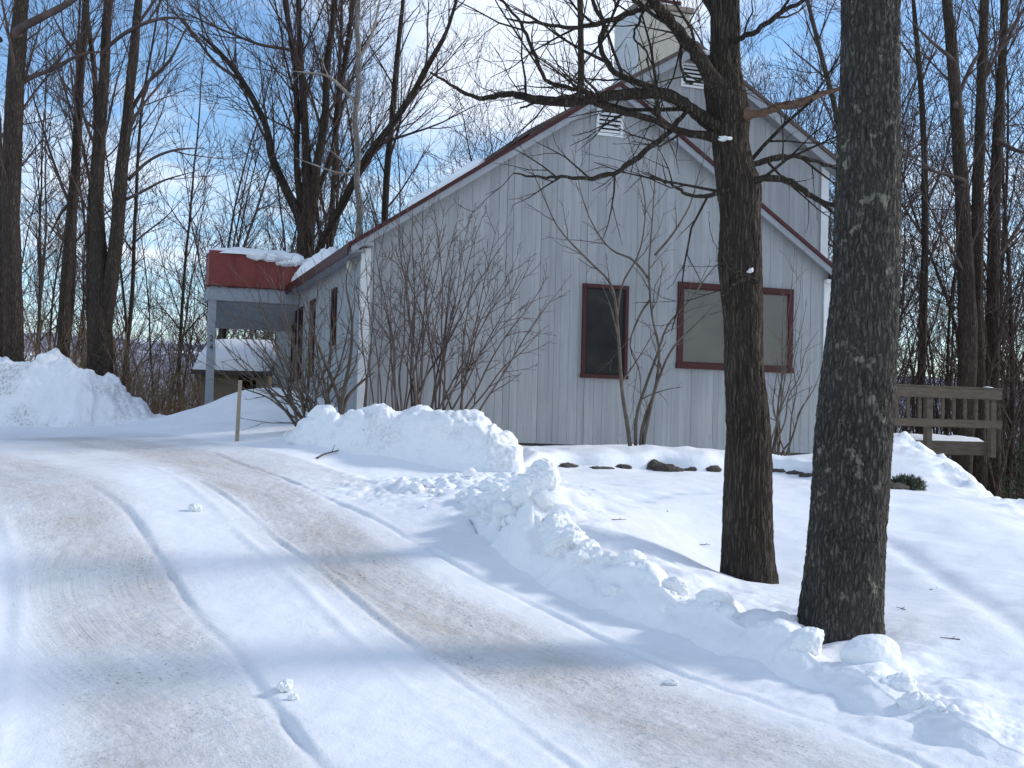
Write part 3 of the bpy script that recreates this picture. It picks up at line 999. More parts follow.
def board_wall(name, t0, t1, zb, zt, y, parent, seed, wmin=.09, wmax=.17, axis='t', breaks=()):
    r = random.Random(seed)
    bx = Bx()
    cols = []
    t = t0
    while t < t1 - 1e-4:
        w = r.uniform(wmin, wmax)
        e = min(t + w, t1)
        if t1 - e < wmin * .6:
            e = t1
        for br in breaks:
            if t + .02 < br < e - .0:
                e = br
        gp_ = r.choice((.0006, .0008, .001, .0022, .003))
        a, b = t + gp_, e - gp_
        off = r.uniform(-.004, .004)
        y0, y1 = y - 0.022 + off, y
        z0a, z0b, z1a, z1b = zb(a), zb(b), zt(a), zt(b)
        bx.hexa([(a, y0, z0a), (b, y0, z0b), (b, y1, z0b), (a, y1, z0a), (a, y0, z1a), (b, y0, z1b), (b, y1, z1b), (a, y1, z1a)])
        cols += [r.random()] * 8
        t = e
    v = bx.v
    if axis == 'd':                                    # boards run along the side wall (faces -t)
        v = [(p[1], p[0], p[2]) for p in v]
        bx.f = [tuple(reversed(q)) for q in bx.f]
    o = mesh_obj(name, v, bx.f, M['siding'], parent)
    a = o.data.attributes.new('board', 'FLOAT', 'POINT')
    a.data.foreach_set('value', cols)
    return o


zb_front = lambda t: -0.235 - 0.0155 * t
board_wall('gable_wall', 0.02, W, zb_front, roof_z, 0.0, house, 3, breaks=(AP[0],))
board_wall('side_wall', 0.0, 9.3, lambda d: -0.6, lambda d: 2.66, 0.0, house, 4, .16, .24, 'd')
board_wall('upper_gable_wall', UL, UR, lambda t: 2.0 if t < W else -1.5, uroof_z, UD, house, 5, breaks=(UAP[0], W))
# solid body behind the boards
bx = Bx()
bx.prism([(0.004, -1.2), (W - .004, -1.2), (W - .004, roof_z(W) - .02), (AP[0], roof_z(AP[0]) - .02), (0.004, roof_z(0) - .02)], 0.004, 9.29)
bx.prism([(UL + .004, 1.9), (W - .01, 1.9), (W - .01, -3), (UR - .004, -3), (UR - .004, uroof_z(UR) - .02), (UAP[0], uroof_z(UAP[0]) - .02), (UL + .004, uroof_z(UL) - .02)], UD + .004, 10.8)
bx.build('house_body', M['foundation'], house)
rw = board_wall('right_wall', 0.0, UD - .02, lambda d: -1.0, lambda d: roof_z(W) - .02, -W - .004, house, 6, .16, .24, 'd')
rw.data.transform(Matrix.Scale(-1, 4, (1, 0, 0)))
rw.data.flip_normals()
# roofs: (t0,z0)-(apex)-(t1,z1) slabs
EL, ER = -0.31, 8.36


def slab(name, p, q, th, y0, y1, mat, parent):
    """roof slab between (t,z) points p and q, thickness th downwards"""
    return Bx().prism([p, q, (q[0], q[1] + th), (p[0], p[1] + th)], y0, y1).build(name, mat, parent)


zA = AP[1]
zE1 = zA - SL * (AP[0] - EL)
zE2 = zA - SR * (ER - AP[0])
lr = Bx().prism([(EL, zE1 - .07), (AP[0], zA - .07), (AP[0], zA), (EL, zE1)], -0.24, 9.6).build('roof_slope', M['red_frame'], house)
rr = Bx().prism([(AP[0], zA - .07), (ER, zE2 - .07), (ER, zE2), (AP[0], zA)], -0.24, 3.1).build('roof_slope', M['red_frame'], house)
# light rake boards under the red edge
Bx().prism([(EL + .05, zE1 - .185 + .05 * SL), (AP[0], zA - .185), (AP[0], zA - .074), (EL + .05, zE1 - .074 + .05 * SL)], -0.21, -0.165).build('rake_board', M['grey_trim'], house)
Bx().prism([(AP[0], zA - .185), (ER - .05, zE2 - .185 + .05 * SR), (ER - .05, zE2 - .074 + .05 * SR), (AP[0], zA - .074)], -0.21, -0.165).build('rake_board', M['grey_trim'], house)
Bx().prism([(0.02, roof_z(0.02) + .0), (AP[0], zA - .105), (AP[0], zA - .076), (0.02, roof_z(0.02) + .025)], -0.164, -0.024).build('soffit', M['grey_trim'], house)
Bx().prism([(AP[0], zA - .105), (W, roof_z(W)), (W, roof_z(W) + .025), (AP[0], zA - .076)], -0.164, -0.024).build('soffit', M['grey_trim'], house)
uE1 = UAP[1] - US * (UAP[0] - UL + .25)
uE2 = UAP[1] - US * (UR + .25 - UAP[0])
Bx().prism([(UL - .25, uE1 - .08), (UAP[0], UAP[1] - .08), (UAP[0], UAP[1]), (UL - .25, uE1)], UD - .3, 11).build('roof_slope', M['shingle'], house)
Bx().prism([(UAP[0], UAP[1] - .08), (UR + .25, uE2 - .08), (UR + .25, uE2), (UAP[0], UAP[1])], UD - .3, 11).build('roof_slope', M['shingle'], house)
for a, b, za, zb_ in ((UL - .2, UAP[0], uE1 + .03, UAP[1]), (UAP[0], UR + .2, UAP[1], uE2 + .03)):
    Bx().prism([(a, za - .27), (b, zb_ - .27), (b, zb_ - .084), (a, za - .084)], UD - .27, UD - .225).build('rake_board', M['grey_trim'], house)
    Bx().prism([(a, za - .27), (b, zb_ - .27), (b, zb_ - .24), (a, za - .24)], UD - .224, UD - .026).build('soffit', M['grey_trim'], house)

# trim
Bx().box(-0.07, 0.075, -0.055, -0.026, -0.7, 2.60).build('corner_board', M['white_trim'], house, .004)
Bx().box(W - .09, W + .06, -0.055, -0.026, -1.2, 2.62).build('corner_board', M['white_trim'], house, .004)
Bx().box(UR - .14, UR + .03, UD - .055, UD - .026, -2.0, uroof_z(UR) - .1).build('corner_board', M['white_trim'], house, .004)
Bx().box(EL + .02, 0.09, -0.20, -0.058, 2.62, 2.675).build('eave_return', M['grey_trim'], house, .006)
Bx().box(W - .10, ER - .05, -0.15, -0.058, 2.56, 2.63).build('eave_return', M['white_trim'], house, .006)
Bx().box(EL + .015, -0.03, -0.16, 9.5, zE1 - .11, zE1 - .075).build('eave_soffit', M['grey_trim'], house)
Bx().box(EL - .012, EL + .014, -0.238, 9.6, zE1 - .17, zE1 - .01).build('eave_fascia', M['red_frame'], house)
Bx().box(0.0, W, -0.012, 0.0, -1.2, -0.30).build('foundation_wall', M['foundation'], house)


def window(name, t0, t1, z0, z1, fw, mat_pane, side=None, mull=None):
    fr = Bx()
    def pr(bxx, a0, a1, b0, b1, c0, c1):
        if side is None:
            bxx.box(a0, a1, b0, b1, c0, c1)
        else:
            bxx.box(b0, b1, a0, a1, c0, c1)
    yF, yB, yP = -0.062, -0.024, -0.034
    b = Bx()
    pr(b, t0, t1, yF, yB, z1 - fw, z1)
    pr(b, t0 - .012, t1 + .012, yF - .016, yB, z0, z0 + fw)
    pr(b, t0 + .001, t0 + fw, yF + .002, yB, z0 + fw + .001, z1 - fw - .001)
    pr(b, t1 - fw, t1 - .001, yF + .002, yB, z0 + fw + .001, z1 - fw - .001)
    if mull:
        pr(b, mull - fw * .45, mull + fw * .45, yF + .004, yB, z0 + fw + .001, z1 - fw - .001)
    w = b.build(name, M['red_frame'], house, .003)
    p = Bx()
    pr(p, t0 + fw * .9, t1 - fw * .9, yP, yP + .008, z0 + fw * .9, z1 - fw * .9)
    p.build('pane', mat_pane, w)
    s = Bx()                                           # thin inner sash
    i = fw + .0
    pr(s, t0 + i, t1 - i, yP - .012, yP - .001, z1 - i - .025, z1 - i)
    pr(s, t0 + i, t1 - i, yP - .012, yP - .001, z0 + i, z0 + i + .025)
    pr(s, t0 + i, t0 + i + .025, yP - .012, yP - .001, z0 + i + .026, z1 - i - .026)
    pr(s, t1 - i - .025, t1 - i, yP - .012, yP - .001, z0 + i + .026, z1 - i - .026)
    s.build('sash', M['blackish'] if mat_pane is M['glass'] else M['red_frame'], w)
    return w


w = window('window', 3.53, 4.335, .782, 2.292, .06, M['glass'])
w['label'] = 'narrow dark screened window with red frame'
w = window('window', 5.215, 7.40, .998, 2.425, .09, M['blind_glass'], mull=6.28)
w['label'] = 'wide window with red frame and pale blind'
for d0, d1, z0, z1 in ((2.05, 2.42, 1.26, 2.22), (4.15, 4.62, .79, 2.22), (5.55, 5.95, .79, 2.20), (6.3, 6.85, .77, 2.19)):
    window('window', d0, d1, z0, z1, .06, M['glass'], side=1)


def vent(t0, t1, z0, z1, y):
    fr = Bx()
    fw = .045
    fr.box(t0, t1, y - .055, y - .024, z1 - fw, z1)
    fr.box(t0, t1, y - .055, y - .024, z0, z0 + fw)
    fr.box(t0, t0 + fw, y - .053, y - .024, z0 + fw, z1 - fw)
    fr.box(t1 - fw, t1, y - .053, y - .024, z0 + fw, z1 - fw)
    g = fr.build('gable_vent', M['white_trim'], house)
    sl = Bx()
    n = 5
    for k in range(n):
        z = z0 + fw + (z1 - z0 - 2 * fw) * (k + .5) / n
        sl.hexa([(t0 + fw, y - .052, z - .022), (t1 - fw, y - .052, z - .022), (t1 - fw, y - .034, z + .014), (t0 + fw, y - .034, z + .014),
                 (t0 + fw, y - .052, z - .012), (t1 - fw, y - .052, z - .012), (t1 - fw, y - .034, z + .024), (t0 + fw, y - .034, z + .024)])
    sl.build('slat', M['white_trim'], g)
    Bx().box(t0 + fw, t1 - fw, y - .030, y - .0235, z0 + fw, z1 - fw).build('vent_backing', M['blackish'], g)


vent(3.70, 4.17, 4.70, 5.14, 0.0)
vent(6.70, 7.22, 6.62, 7.09, UD)
# chimney behind the rear gable
ch0 = at(641, 60, H0[1] + 4.9 + 2)
CHD = 5.0
def tz(px, py, d):
    dd = ray(px, py)
    O = hp(0, d, 0)
    s = (O @ V_) / (dd @ V_)
    Q = dd * s - O
    return float(Q @ U), float(Q[2])
ct0, _ = tz(639, 40, CHD)
ct1, cz = tz(691, 14, CHD)
chm = Bx().box(ct0, ct1, CHD, CHD + 1.25, 6.2, cz).build('chimney', M['chimney'], house, .02)
Bx().box(ct0 - .06, ct1 + .06, CHD - .06, CHD + 1.31, cz + .001, cz + .12).build('chimney_cap', M['chimney_cap'], chm, .02)
Bx().box(ct0 + .15, ct1 - .15, CHD + .15, CHD + 1.1, cz + .121, cz + .30).build('flue', M['red_frame'], chm, .02)
Bx().box(ct0 - .02, ct0 - .002, CHD + .01, CHD + 1.24, 6.2, cz - .01).build('chimney_side_board', M['white_trim'], chm)

# entry porch on the side wall
PD0, PD1 = 6.0, 7.0
PT = -1.80
rf = Bx()
rf.prism([(PT, 2.56), (-.02, 2.56), (-.02, 3.22), (PT, 3.24)], PD0, PD0 + .05)
pf = rf.build('porch_fascia', M['red_metal'], house)
for k in (0.25, 0.5, 0.75):
    x = PT + (0 - PT) * k
    Bx().box(x - .012, x + .012, PD0 - .018, PD0 - .0005, 2.565, 3.21).build('seam', M['red_metal'], pf)
Bx().box(PT - .04, -.02, PD0 - .03, PD0 - .0, 2.53, 2.557).build('drip_edge', M['red_frame'], pf)
Bx().prism([(PT + .02, 2.56), (PT + .07, 2.56), (PT + .07, 3.2), (PT + .02, 3.2)], PD0 + .051, PD1).build('porch_side', M['red_metal'], house)
Bx().box(PT + .071, -.03, PD0 + .051, PD1, 3.10, 3.18).build('porch_roof', M['red_metal'], house)
Bx().box(PT, -.03, PD0 + .005, PD0 + .16, 2.27, 2.528).build('porch_beam', M['grey_trim'], house, .006)
Bx().box(PT + .005, PT + .16, PD0 + .165, PD1, 2.29, 2.525).build('porch_beam', M['grey_trim'], house, .006)
Bx().hexa([(PT + .17, PD0 + .165, 2.25), (-.03, PD0 + .165, 2.25), (-.03, PD1, 1.80), (PT + .17, PD1, 1.80), (PT + .17, PD0 + .165, 2.28), (-.03, PD0 + .165, 2.28), (-.03, PD1, 1.83), (PT + .17, PD1, 1.83)]).build('porch_ceiling', M['grey_trim'], house)
post = Bx().box(PT + .02, PT + .17, PD0 + .01, PD0 + .155, -0.5, 2.268).build('post', M['grey_trim'], house, .008)
for k, chx in enumerate('24'):
    cu = bpy.data.curves.new('digit', 'FONT')
    cu.body = chx
    cu.size = .17
    cu.align_x = 'CENTER'
    cu.extrude = .004
    tmp = bpy.data.objects.new('tmp', cu)
    COL.objects.link(tmp)
    bpy.context.view_layer.update()
    me = bpy.data.meshes.new_from_object(tmp.evaluated_get(bpy.context.evaluated_depsgraph_get()))
    bpy.data.objects.remove(tmp)
    me.materials.clear()
    me.materials.append(M['ink'])
    me.transform(Matrix.Translation((PT + .095, PD0 + .006, 1.47 - .17 * k)) @ Matrix.Rotation(PI / 2, 4, 'X'))
    link(bpy.data.objects.new('house_number', me), post)
# flood light under the eave
vv, ff = ICO3
lm = mesh_obj('eave_light', (vv * np.array([.05, .05, .11]) + np.array([-.12, .55, 2.40])), ff, M['lamp'], house, True)
Bx().box(-.05, -.026, .5, .6, 2.42, 2.52).build('lamp_bracket', M['lamp'], lm)


# snow lying on the roofs
def snow_strip(name, pts, width, thick, label, seed, slope=0.0, n=60, m=18):
    """pts: polyline of (t,d,z) along the strip's middle; a rounded slab on the surface"""
    A = catmull([hp(*p) for p in pts], n)
    side = np.asarray(width)
    out = []
    for i in range(n):
        e = math.sqrt(max(0.0, 1 - (2 * i / (n - 1) - 1) ** 6))
        for j in range(m):
            a = PI * j / (m - 1)
            k = MN.fractal(Vector(A[i]) * 1.7 + Vector((seed, 0, 0)), .8, 2, 3)
            k2 = MN.fractal(Vector((A[i][0] * 5, seed + j * .5, A[i][1] * 5)), .8, 2, 3)
            p = A[i] - side * math.cos(a) * (1 + .12 * k2) * (.3 + .7 * e) + np.array([0, 0, (math.sin(a) ** .6) * thick * max(.25, 1 + .9 * k + .3 * k2) * e - .01])
            out.append(p)
    f = [(i * m + j, (i + 1) * m + j, (i + 1) * m + j + 1, i * m + j + 1) for i in range(n - 1) for j in range(m - 1)]
    o = mesh_obj(name, np.array(out), f, M['snow'], smooth=True)
    return tag(o, label, 'roof snow')


ragged(tuple(hp(-.72, PD0 - .03, 3.20)), (.30, .10, .13), 31, 'ragged snow spilling over the middle of the red porch fascia', n=12)
ragged(tuple(hp(-.25, PD0 - .02, 3.14)), (.30, .12, .17), 36, 'ragged snow wedge where the porch fascia meets the main roof edge', n=12)
Umid = U * .95
snow_strip('roof_snow', [(-.9, PD0 - .06, 3.20), (-.9, PD0 + .3, 3.21), (-.9, PD0 + .6, 3.21), (-.9, PD1, 3.2)], U * .93, .15, 'uneven snow layer lying on the red porch roof', 3)
slv = (U + np.array([0, 0, SL]))
slv = slv / np.linalg.norm(slv)


def roof_pt(t, d):
    return (t, d, AP[1] - SL * (AP[0] - t))


snow_strip('roof_snow', [roof_pt(1.55, -.15), roof_pt(1.55, .6), roof_pt(1.5, 1.5), roof_pt(1.5, 3.0)], slv * .42, .15, 'lumpy patch of snow halfway up the left roof slope', 8)
snow_strip('roof_snow', [roof_pt(.15, 4.7), roof_pt(.15, 5.6), roof_pt(.2, 7), roof_pt(.3, 9.4)], slv * .45, .26, 'thick snow lying along the eave beside the porch roof', 12)
snow_strip('roof_snow', [(ct0 - .03, CHD + .6, cz + .125), ((ct0 + ct1) / 2, CHD + .6, cz + .13), (ct1 + .03, CHD + .6, cz + .125)], V_ * .6, .06, 'thin snow cap on the beige chimney', 14, n=30)


# ------------------------------------------------------------------ tubes / trees
class Tubes:
    def __init__(s):
        s.v = []
        s.f = []
        s.n = 0

    def add(s, pts, rad, k):
        pts = np.asarray(pts)
        n = len(pts)
        t = np.empty_like(pts)
        t[1:-1] = pts[2:] - pts[:-2]
        t[0] = pts[1] - pts[0]
        t[-1] = pts[-1] - pts[-2]
        ref = np.array([0.31, 0.95, 0.05]) if abs(t[:, 1]).mean() < abs(t[:, 0]).mean() + abs(t[:, 2]).mean() else np.array([0.95, 0.05, 0.31])
        a = np.cross(t, ref)
        a /= np.sqrt((a * a).sum(1))[:, None] + 1e-12
        b = np.cross(t, a)
        b /= np.sqrt((b * b).sum(1))[:, None] + 1e-12
        an = np.arange(k) * (2 * PI / k)
        ring = a[:, None, :] * np.cos(an)[None, :, None] + b[:, None, :] * np.sin(an)[None, :, None]
        s.v.append((pts[:, None, :] + ring * np.asarray(rad)[:, None, None]).reshape(-1, 3))
        i = np.arange(n - 1)[:, None] * k
        j = np.arange(k)[None, :]
        j2 = (j + 1) % k
        q = np.stack([i + j, i + j2, i + k + j2, i + k + j], -1).reshape(-1, 4) + s.n
        s.f.append(q)
        s.n += n * k

    def build(s, name, mat, parent=None, smooth=True):
        vs = np.concatenate(s.v)
        fc = np.concatenate(s.f)
        me = bpy.data.meshes.new(name)
        me.vertices.add(len(vs))
        me.vertices.foreach_set('co', vs.ravel())
        me.loops.add(fc.size)
        me.loops.foreach_set('vertex_index', fc.ravel())
        me.polygons.add(len(fc))
        me.polygons.foreach_set('loop_start', np.arange(0, fc.size, 4))
        me.polygons.foreach_set('loop_total', np.full(len(fc), 4))
        me.update(calc_edges=True)
        if smooth:
            me.polygons.foreach_set('use_smooth', [True] * len(fc))
        me.materials.append(mat)
        return link(bpy.data.objects.new(name, me), parent)


def norm(v):
    return v / (math.sqrt(float(v @ v)) + 1e-12)


def perp_dir(t, ang, az):
    a = np.cross(t, np.array([0.3, 0.2, 0.93]))
    if a @ a < 1e-4:
        a = np.cross(t, np.array([1.0, 0, 0]))
    a = norm(a)
    b = np.cross(t, a)
    return t * math.cos(ang) + (a * math.cos(az) + b * math.sin(az)) * math.sin(ang)


def wander(p, d, length, n, jit, up, r):
    pts = [p]
    d = norm(d)
    st = length / n
    J = r.normal(size=(n, 3)) * jit
    for k in range(n):
        d = d + J[k]
        d[2] += up
        d = norm(d)
        p = p + d * st
        pts.append(p)
    return np.array(pts)


def twigs(tb, pts, rad, r, lv, cfg):
    """cfg: list per level of (children per metre, length lo, hi, angle, jitter, up, sides, start fraction, min radius)"""
    if lv >= len(cfg):
        return
    per, llo, lhi, ang, jit, up, sides, sf, rm = cfg[lv]
    seg = np.linalg.norm(np.diff(pts, axis=0), axis=1)
    L = float(seg.sum())
    cnt = per * L * (1 - sf)
    n = int(cnt) + (1 if r.random() < cnt - int(cnt) else 0)
    az = r.uniform(0, 6.28)
    cum = np.concatenate([[0], np.cumsum(seg)]) / max(L, 1e-6)
    for k in range(n):
        s = sf + (1 - sf) * (k + r.random()) / n
        i = min(int(np.searchsorted(cum, s)) - 1, len(pts) - 2)
        i = max(i, 0)
        f = (s - cum[i]) / max(cum[i + 1] - cum[i], 1e-6)
        p = pts[i] * (1 - f) + pts[i + 1] * f
        rr = rad[i] * (1 - f) + rad[i + 1] * f
        t = norm(pts[i + 1] - pts[i])
        az += 2.4 + r.normal() * .5
        d = perp_dir(t, ang * r.uniform(.7, 1.3), az)
        ln = r.uniform(llo, lhi) * (1.15 - .65 * s) * (min(1.0, L) if L < 1 else 1.0)
        r0 = max(rm, min(rr * .62, rm + ln * .011))
        nseg = 3 if ln < .5 else (4 if ln < 1.4 else 6)
        q = wander(p, d, ln, nseg, jit, up, r)
        ra = np.linspace(r0, max(rm * .55, r0 * .25), nseg + 1)
        tb.add(q, ra, sides)
        twigs(tb, q, ra, r, lv + 1, cfg)


def trunk_mesh(name, pts, rads, mat, parent, seg=90, row=0.02, ridge=0.010, fr=(7, 1.0), seed=0, flare=None):
    """heavily furrowed trunk skin along a path"""
    pts = np.asarray(pts, float)
    L = float(np.linalg.norm(np.diff(pts, axis=0), axis=1).sum())
    n = max(8, int(L / row))
    A = catmull(pts, n)
    R = catmull(np.asarray(rads, float).reshape(-1, 1), n)[:, 0]
    vs = np.empty((n, seg, 3))
    an = np.arange(seg) * 2 * PI / seg
    acc = 0
    for i in range(n):
        if i:
            acc += float(np.linalg.norm(A[i] - A[i - 1]))
        t = norm(A[min(i + 1, n - 1)] - A[max(i - 1, 0)])
        a = norm(np.cross(t, np.array([0, 1.0, 0])))
        b = np.cross(t, a)
        for k in range(seg):
            c, s = math.cos(an[k]), math.sin(an[k])
            q = Vector((c * R[i] * 6 + seed, s * R[i] * 6, acc))
            w = Vector((q.x * fr[0] * .35, q.y * fr[0] * .35, q.z * fr[1]))
            d = abs(MN.fractal(w, .9, 2.0, 4)) * -1.6 * ridge + ridge * .7
            d += MN.fractal(w * 3.1, .9, 2.0, 2) * ridge * .35
            d += MN.noise(Vector((c * 1.2 + seed, s * 1.2, acc * .8))) * R[i] * .09
            if flare:
                f = max(0, 1 - acc / flare[0])
                d += f * f * flare[1] * (1 + .55 * math.cos(an[k] * 5 + seed))
            rr = R[i] + d
            vs[i, k] = A[i] + a * c * rr + b * s * rr
    f = []
    for i in range(n - 1):
        for k in range(seg):
            k2 = (k + 1) % seg
            f.append((i * seg + k, i * seg + k2, (i + 1) * seg + k2, (i + 1) * seg + k))
    f.append(tuple((n - 1) * seg + k for k in range(seg)))
    return mesh_obj(name, vs.reshape(-1, 3), f, mat, parent, True)


def path_px(pts, Y0, Y1=None, dip=0.0):
    """world path through picture points while the depth runs from Y0 to Y1"""
    n = len(pts)
    Y1 = Y0 if Y1 is None else Y1
    return np.array([at(p[0], p[1], Y0 + (Y1 - Y0) * (i / max(1, n - 1)) ** 1.2) for i, p in enumerate(pts)])


def rel(pts, o):
    return np.asarray(pts) - np.asarray(o)[None, :]


def R_px(w, Y):
    return w / 2 / F * Y


# --- front lichened tree
YF = 8.0
base = hit(843, 642)
YF = base[1] + .28
b0 = np.array([base[0], YF, h_base(base[0], YF)])
tf = thing('tree', 'thick straight bare trunk speckled with pale lichen at the front right', 'tree', tuple(b0))
pp = [(838, 690), (841, 640), (846, 560), (850, 500), (854, 420), (861, 340), (867, 256), (869, 130), (870, 0), (871, -150), (873, -300), (872, -500), (878, -760)]
ww = [84, 79, 76.5, 74.5, 72, 67, 63, 60.5, 58.5, 56, 50, 44, 30]
tp = rel(path_px(pp, YF, YF + .25), b0)
trunk_mesh('trunk', tp, [R_px(w, YF) for w in ww], M['bark_front'], tf, 170, 0.012, 0.014, (14, 5.0), 2, flare=(1.0, .05))
CFG_LIMB = [(2.2, .5, 1.3, .75, .16, .03, 5, .2, .004), (4.0, .2, .6, .7, .17, .03, 4, .15, .0025), (6, .08, .28, .7, .15, .02, 3, .2, .0018)]
tb = Tubes()
rr_ = np.random.default_rng(5)
for (h, az, ln, ra) in ((4.6, .6, 3.2, .07), (5.2, 2.5, 3.0, .07), (5.6, 4.2, 3.4, .08), (6.2, 5.4, 2.8, .06), (6.8, 1.5, 2.8, .06), (7.3, 3.4, 2.6, .05), (7.7, 0.1, 2.4, .05)):
    p = np.array([np.interp(h, tp[:, 2], tp[:, 0]), np.interp(h, tp[:, 2], tp[:, 1]), h])
    q = wander(p, np.array([math.cos(az), math.sin(az), .75]), ln, 9, .12, .05, rr_)
    ra_ = np.linspace(ra, .015, 10)
    tb.add(q, ra_, 8)
    twigs(tb, q, ra_, rr_, 0, CFG_LIMB)
tb.build('crown', M['limb'], tf)

# --- middle tree in front of the house
bm_ = hit(750, 577)
YM = bm_[1] + .12
b1 = np.array([bm_[0], YM, h_base(bm_[0], YM)])
tm = thing('tree', 'dark branching tree with snow in its crotches in front of the wide window', 'tree', tuple(b1))
pp = [(750, 625), (750, 590), (749, 560), (748, 500), (748, 430), (744.5, 370), (743.5, 320), (740, 262), (740, 217), (739, 190), (734, 167), (730, 140), (728, 112), (723, 76), (725, 48), (725, 0), (724, -80), (728, -180), (724, -300), (730, -430)]
ww = [56, 52, 50, 47, 42, 37, 37.5, 42, 39, 43, 38, 36, 41, 37, 29, 28, 25, 20, 14, 7]
mp_ = rel(path_px(pp, YM, YM + .1), b1)
trunk_mesh('trunk', mp_, [R_px(w, YM) for w in ww], M['bark_mid'], tm, 120, 0.015, 0.015, (11, 2.2), 9, flare=(1.0, .05))
LIMBS = [
    ([(708, 122), (690, 108), (670, 96), (647, 93), (617, 95), (590, 100), (570, 102), (540, 100), (517, 95), (497, 95), (477, 98), (457, 88), (430, 72)], [13, 12, 12, 11.5, 11, 10.5, 10, 9, 7, 5.5, 4.5, 3.5, 2], YM - .7),
    ([(600, 97), (580, 91), (560, 85), (545, 78), (530, 43), (517, 17), (497, -5), (480, -30)], [5, 4.5, 4.2, 4, 3.5, 3, 2.5, 1.5], YM - .3),
    ([(670, 95), (657, 89), (627, 78), (607, 63), (600, 43), (603, 23), (593, 0), (590, -40)], [8, 7, 6.5, 6, 5, 4.5, 4, 2.5], YM + .4),
    ([(716, 138), (686, 133), (663, 125), (643, 117), (617, 112), (596, 104), (575, 96), (550, 100), (520, 108)], [9, 7.5, 7, 6.5, 6, 4.5, 4, 3, 1.8], YM - .5),
    ([(689, 108), (683, 114), (667, 134), (643, 153), (617, 172), (587, 178), (560, 177), (540, 177), (513, 173)], [5, 5, 5.5, 5.5, 5, 4, 3, 2.5, 1.5], YM - .6),
    ([(718, 88), (703, 63), (683, 37), (667, 17), (653, 0), (630, -35), (600, -70), (570, -120)], [17, 15, 12.5, 11, 10, 8, 6, 3], YM - .6),
    ([(664, 12), (650, 7), (627, 15), (600, 23), (573, 27), (540, 24), (505, 18)], [5, 5, 5.5, 5, 4, 3, 1.5], YM - .7),
    ([(734, 42), (742, 38), (763, 27), (780, 13), (803, 0), (830, -18), (860, -50)], [7, 6, 5.5, 5, 4, 3, 2], YM - .5),
    ([(738, 172), (753, 165), (780, 158), (800, 157), (820, 163), (845, 171), (870, 178)], [7, 6.5, 6, 5, 4, 3, 2], YM + .5),
    ([(740, 184), (753, 180), (778, 178), (800, 187), (817, 200), (840, 207), (872, 214)], [8, 7.5, 7, 6.5, 5.5, 4.5, 3], YM - .4),
    ([(741, 184), (720, 192), (697, 197), (680, 190), (668, 182), (645, 172)], [7, 5, 3.8, 3, 2.4, 1.2], YM - .5),
    ([(745, 275), (757, 282), (748, 277), (735, 284), (722, 296)], [4, 3, 2.5, 2, 1.2], YM - .45),
    ([(681, 36), (681, 52), (682, 72), (690, 83), (706, 78)], [3.5, 3, 2.8, 2.5, 1.8], YM - .65),
    ([(648, 2), (640, 20), (634, 38), (646, 52), (650, 70)], [3, 2.5, 2.2, 1.8, 1], YM - .6),
    ([(726, 30), (700, -12), (660, -90), (640, -160)], [9, 8, 6, 3], YM + .8),
    ([(725, 10), (750, -50), (790, -140), (800, -220)], [10, 8, 6, 3], YM + .5),
]
tb = Tubes()
rr_ = np.random.default_rng(21)
CFG_M = [(4.6, .4, 1.6, .75, .14, .06, 5, .12, .0034), (6.5, .2, .75, .7, .15, .03, 4, .12, .0027), (8, .1, .3, .7, .16, .02, 3, .2, .0022)]
for pts, wd, Y1 in LIMBS:
    if wd[0] > 5.5 or pts[0][0] > 705:
        cyy = pts[0][1] + 10
        cxx = np.interp(cyy, [p_[1] for p_ in pp[::-1]], [p_[0] for p_ in pp[::-1]])
        if abs(cxx - pts[0][0]) < 50:
            pts = [(cxx, cyy)] + pts
            wd = [wd[0] * 1.5, wd[0] * 1.25] + wd[1:]
    q = catmull(rel(path_px(pts, YM, Y1), b1), len(pts) * 4)
    wl = catmull(np.array(wd, float).reshape(-1, 1), len(pts) * 4)[:, 0]
    q[1:-1] += rr_.normal(size=(len(q) - 2, 3)) * .006
    ra_ = wl / 2 / F * YM
    ra_ = ra_ * (1 + .06 * rr_.normal(size=len(ra_)))
    tb.add(np.vstack([q[0] - (q[1] - q[0]) * .05, q]), np.concatenate([[.001], ra_]), 9)
    twigs(tb, q, ra_, rr_, 0, CFG_M)
twigs(tb, mp_[3:], np.full(len(mp_) - 3, .05), rr_, 0, [(1.1, .25, .9, 1.2, .22, .0, 4, .25, .0035)] + CFG_M[1:])
tb.build('crown', M['bark_mid'], tm)
# broken orange limb stub caught in the branches
q = catmull(rel(path_px([(735, 119), (748, 114), (762, 113), (780, 106), (797, 104), (818, 95), (846, 87)], YM, YM - .3), b1), 24)
tb = Tubes()
tb.add(q, np.interp(np.arange(24), [0, 4, 6, 14, 20, 23], [R_px(w_, YM) for w_ in (16, 13, 9, 8, 6, 2.5)]) * (1 + .12 * rr_.normal(size=24)), 10)
o = tb.build('broken_limb', M['split_wood'], tm)
o['label'] = 'broken limb of bare orange wood'
for (px, py, s, lb) in ((706, 54, (.06, .05, .035), 'snow caught in the upper crotch of the branching tree'), (724, 138, (.05, .045, .022), 'snow resting on the limb knot of the branching tree, below the upper crotch'),
                        (748, 271, (.032, .04, .035), 'snow cap on the broken stub before the wide window')):
    ragged(tuple(at(px, py, YM - .14 if py > 100 else YM - .06)), s, int(px), lb)

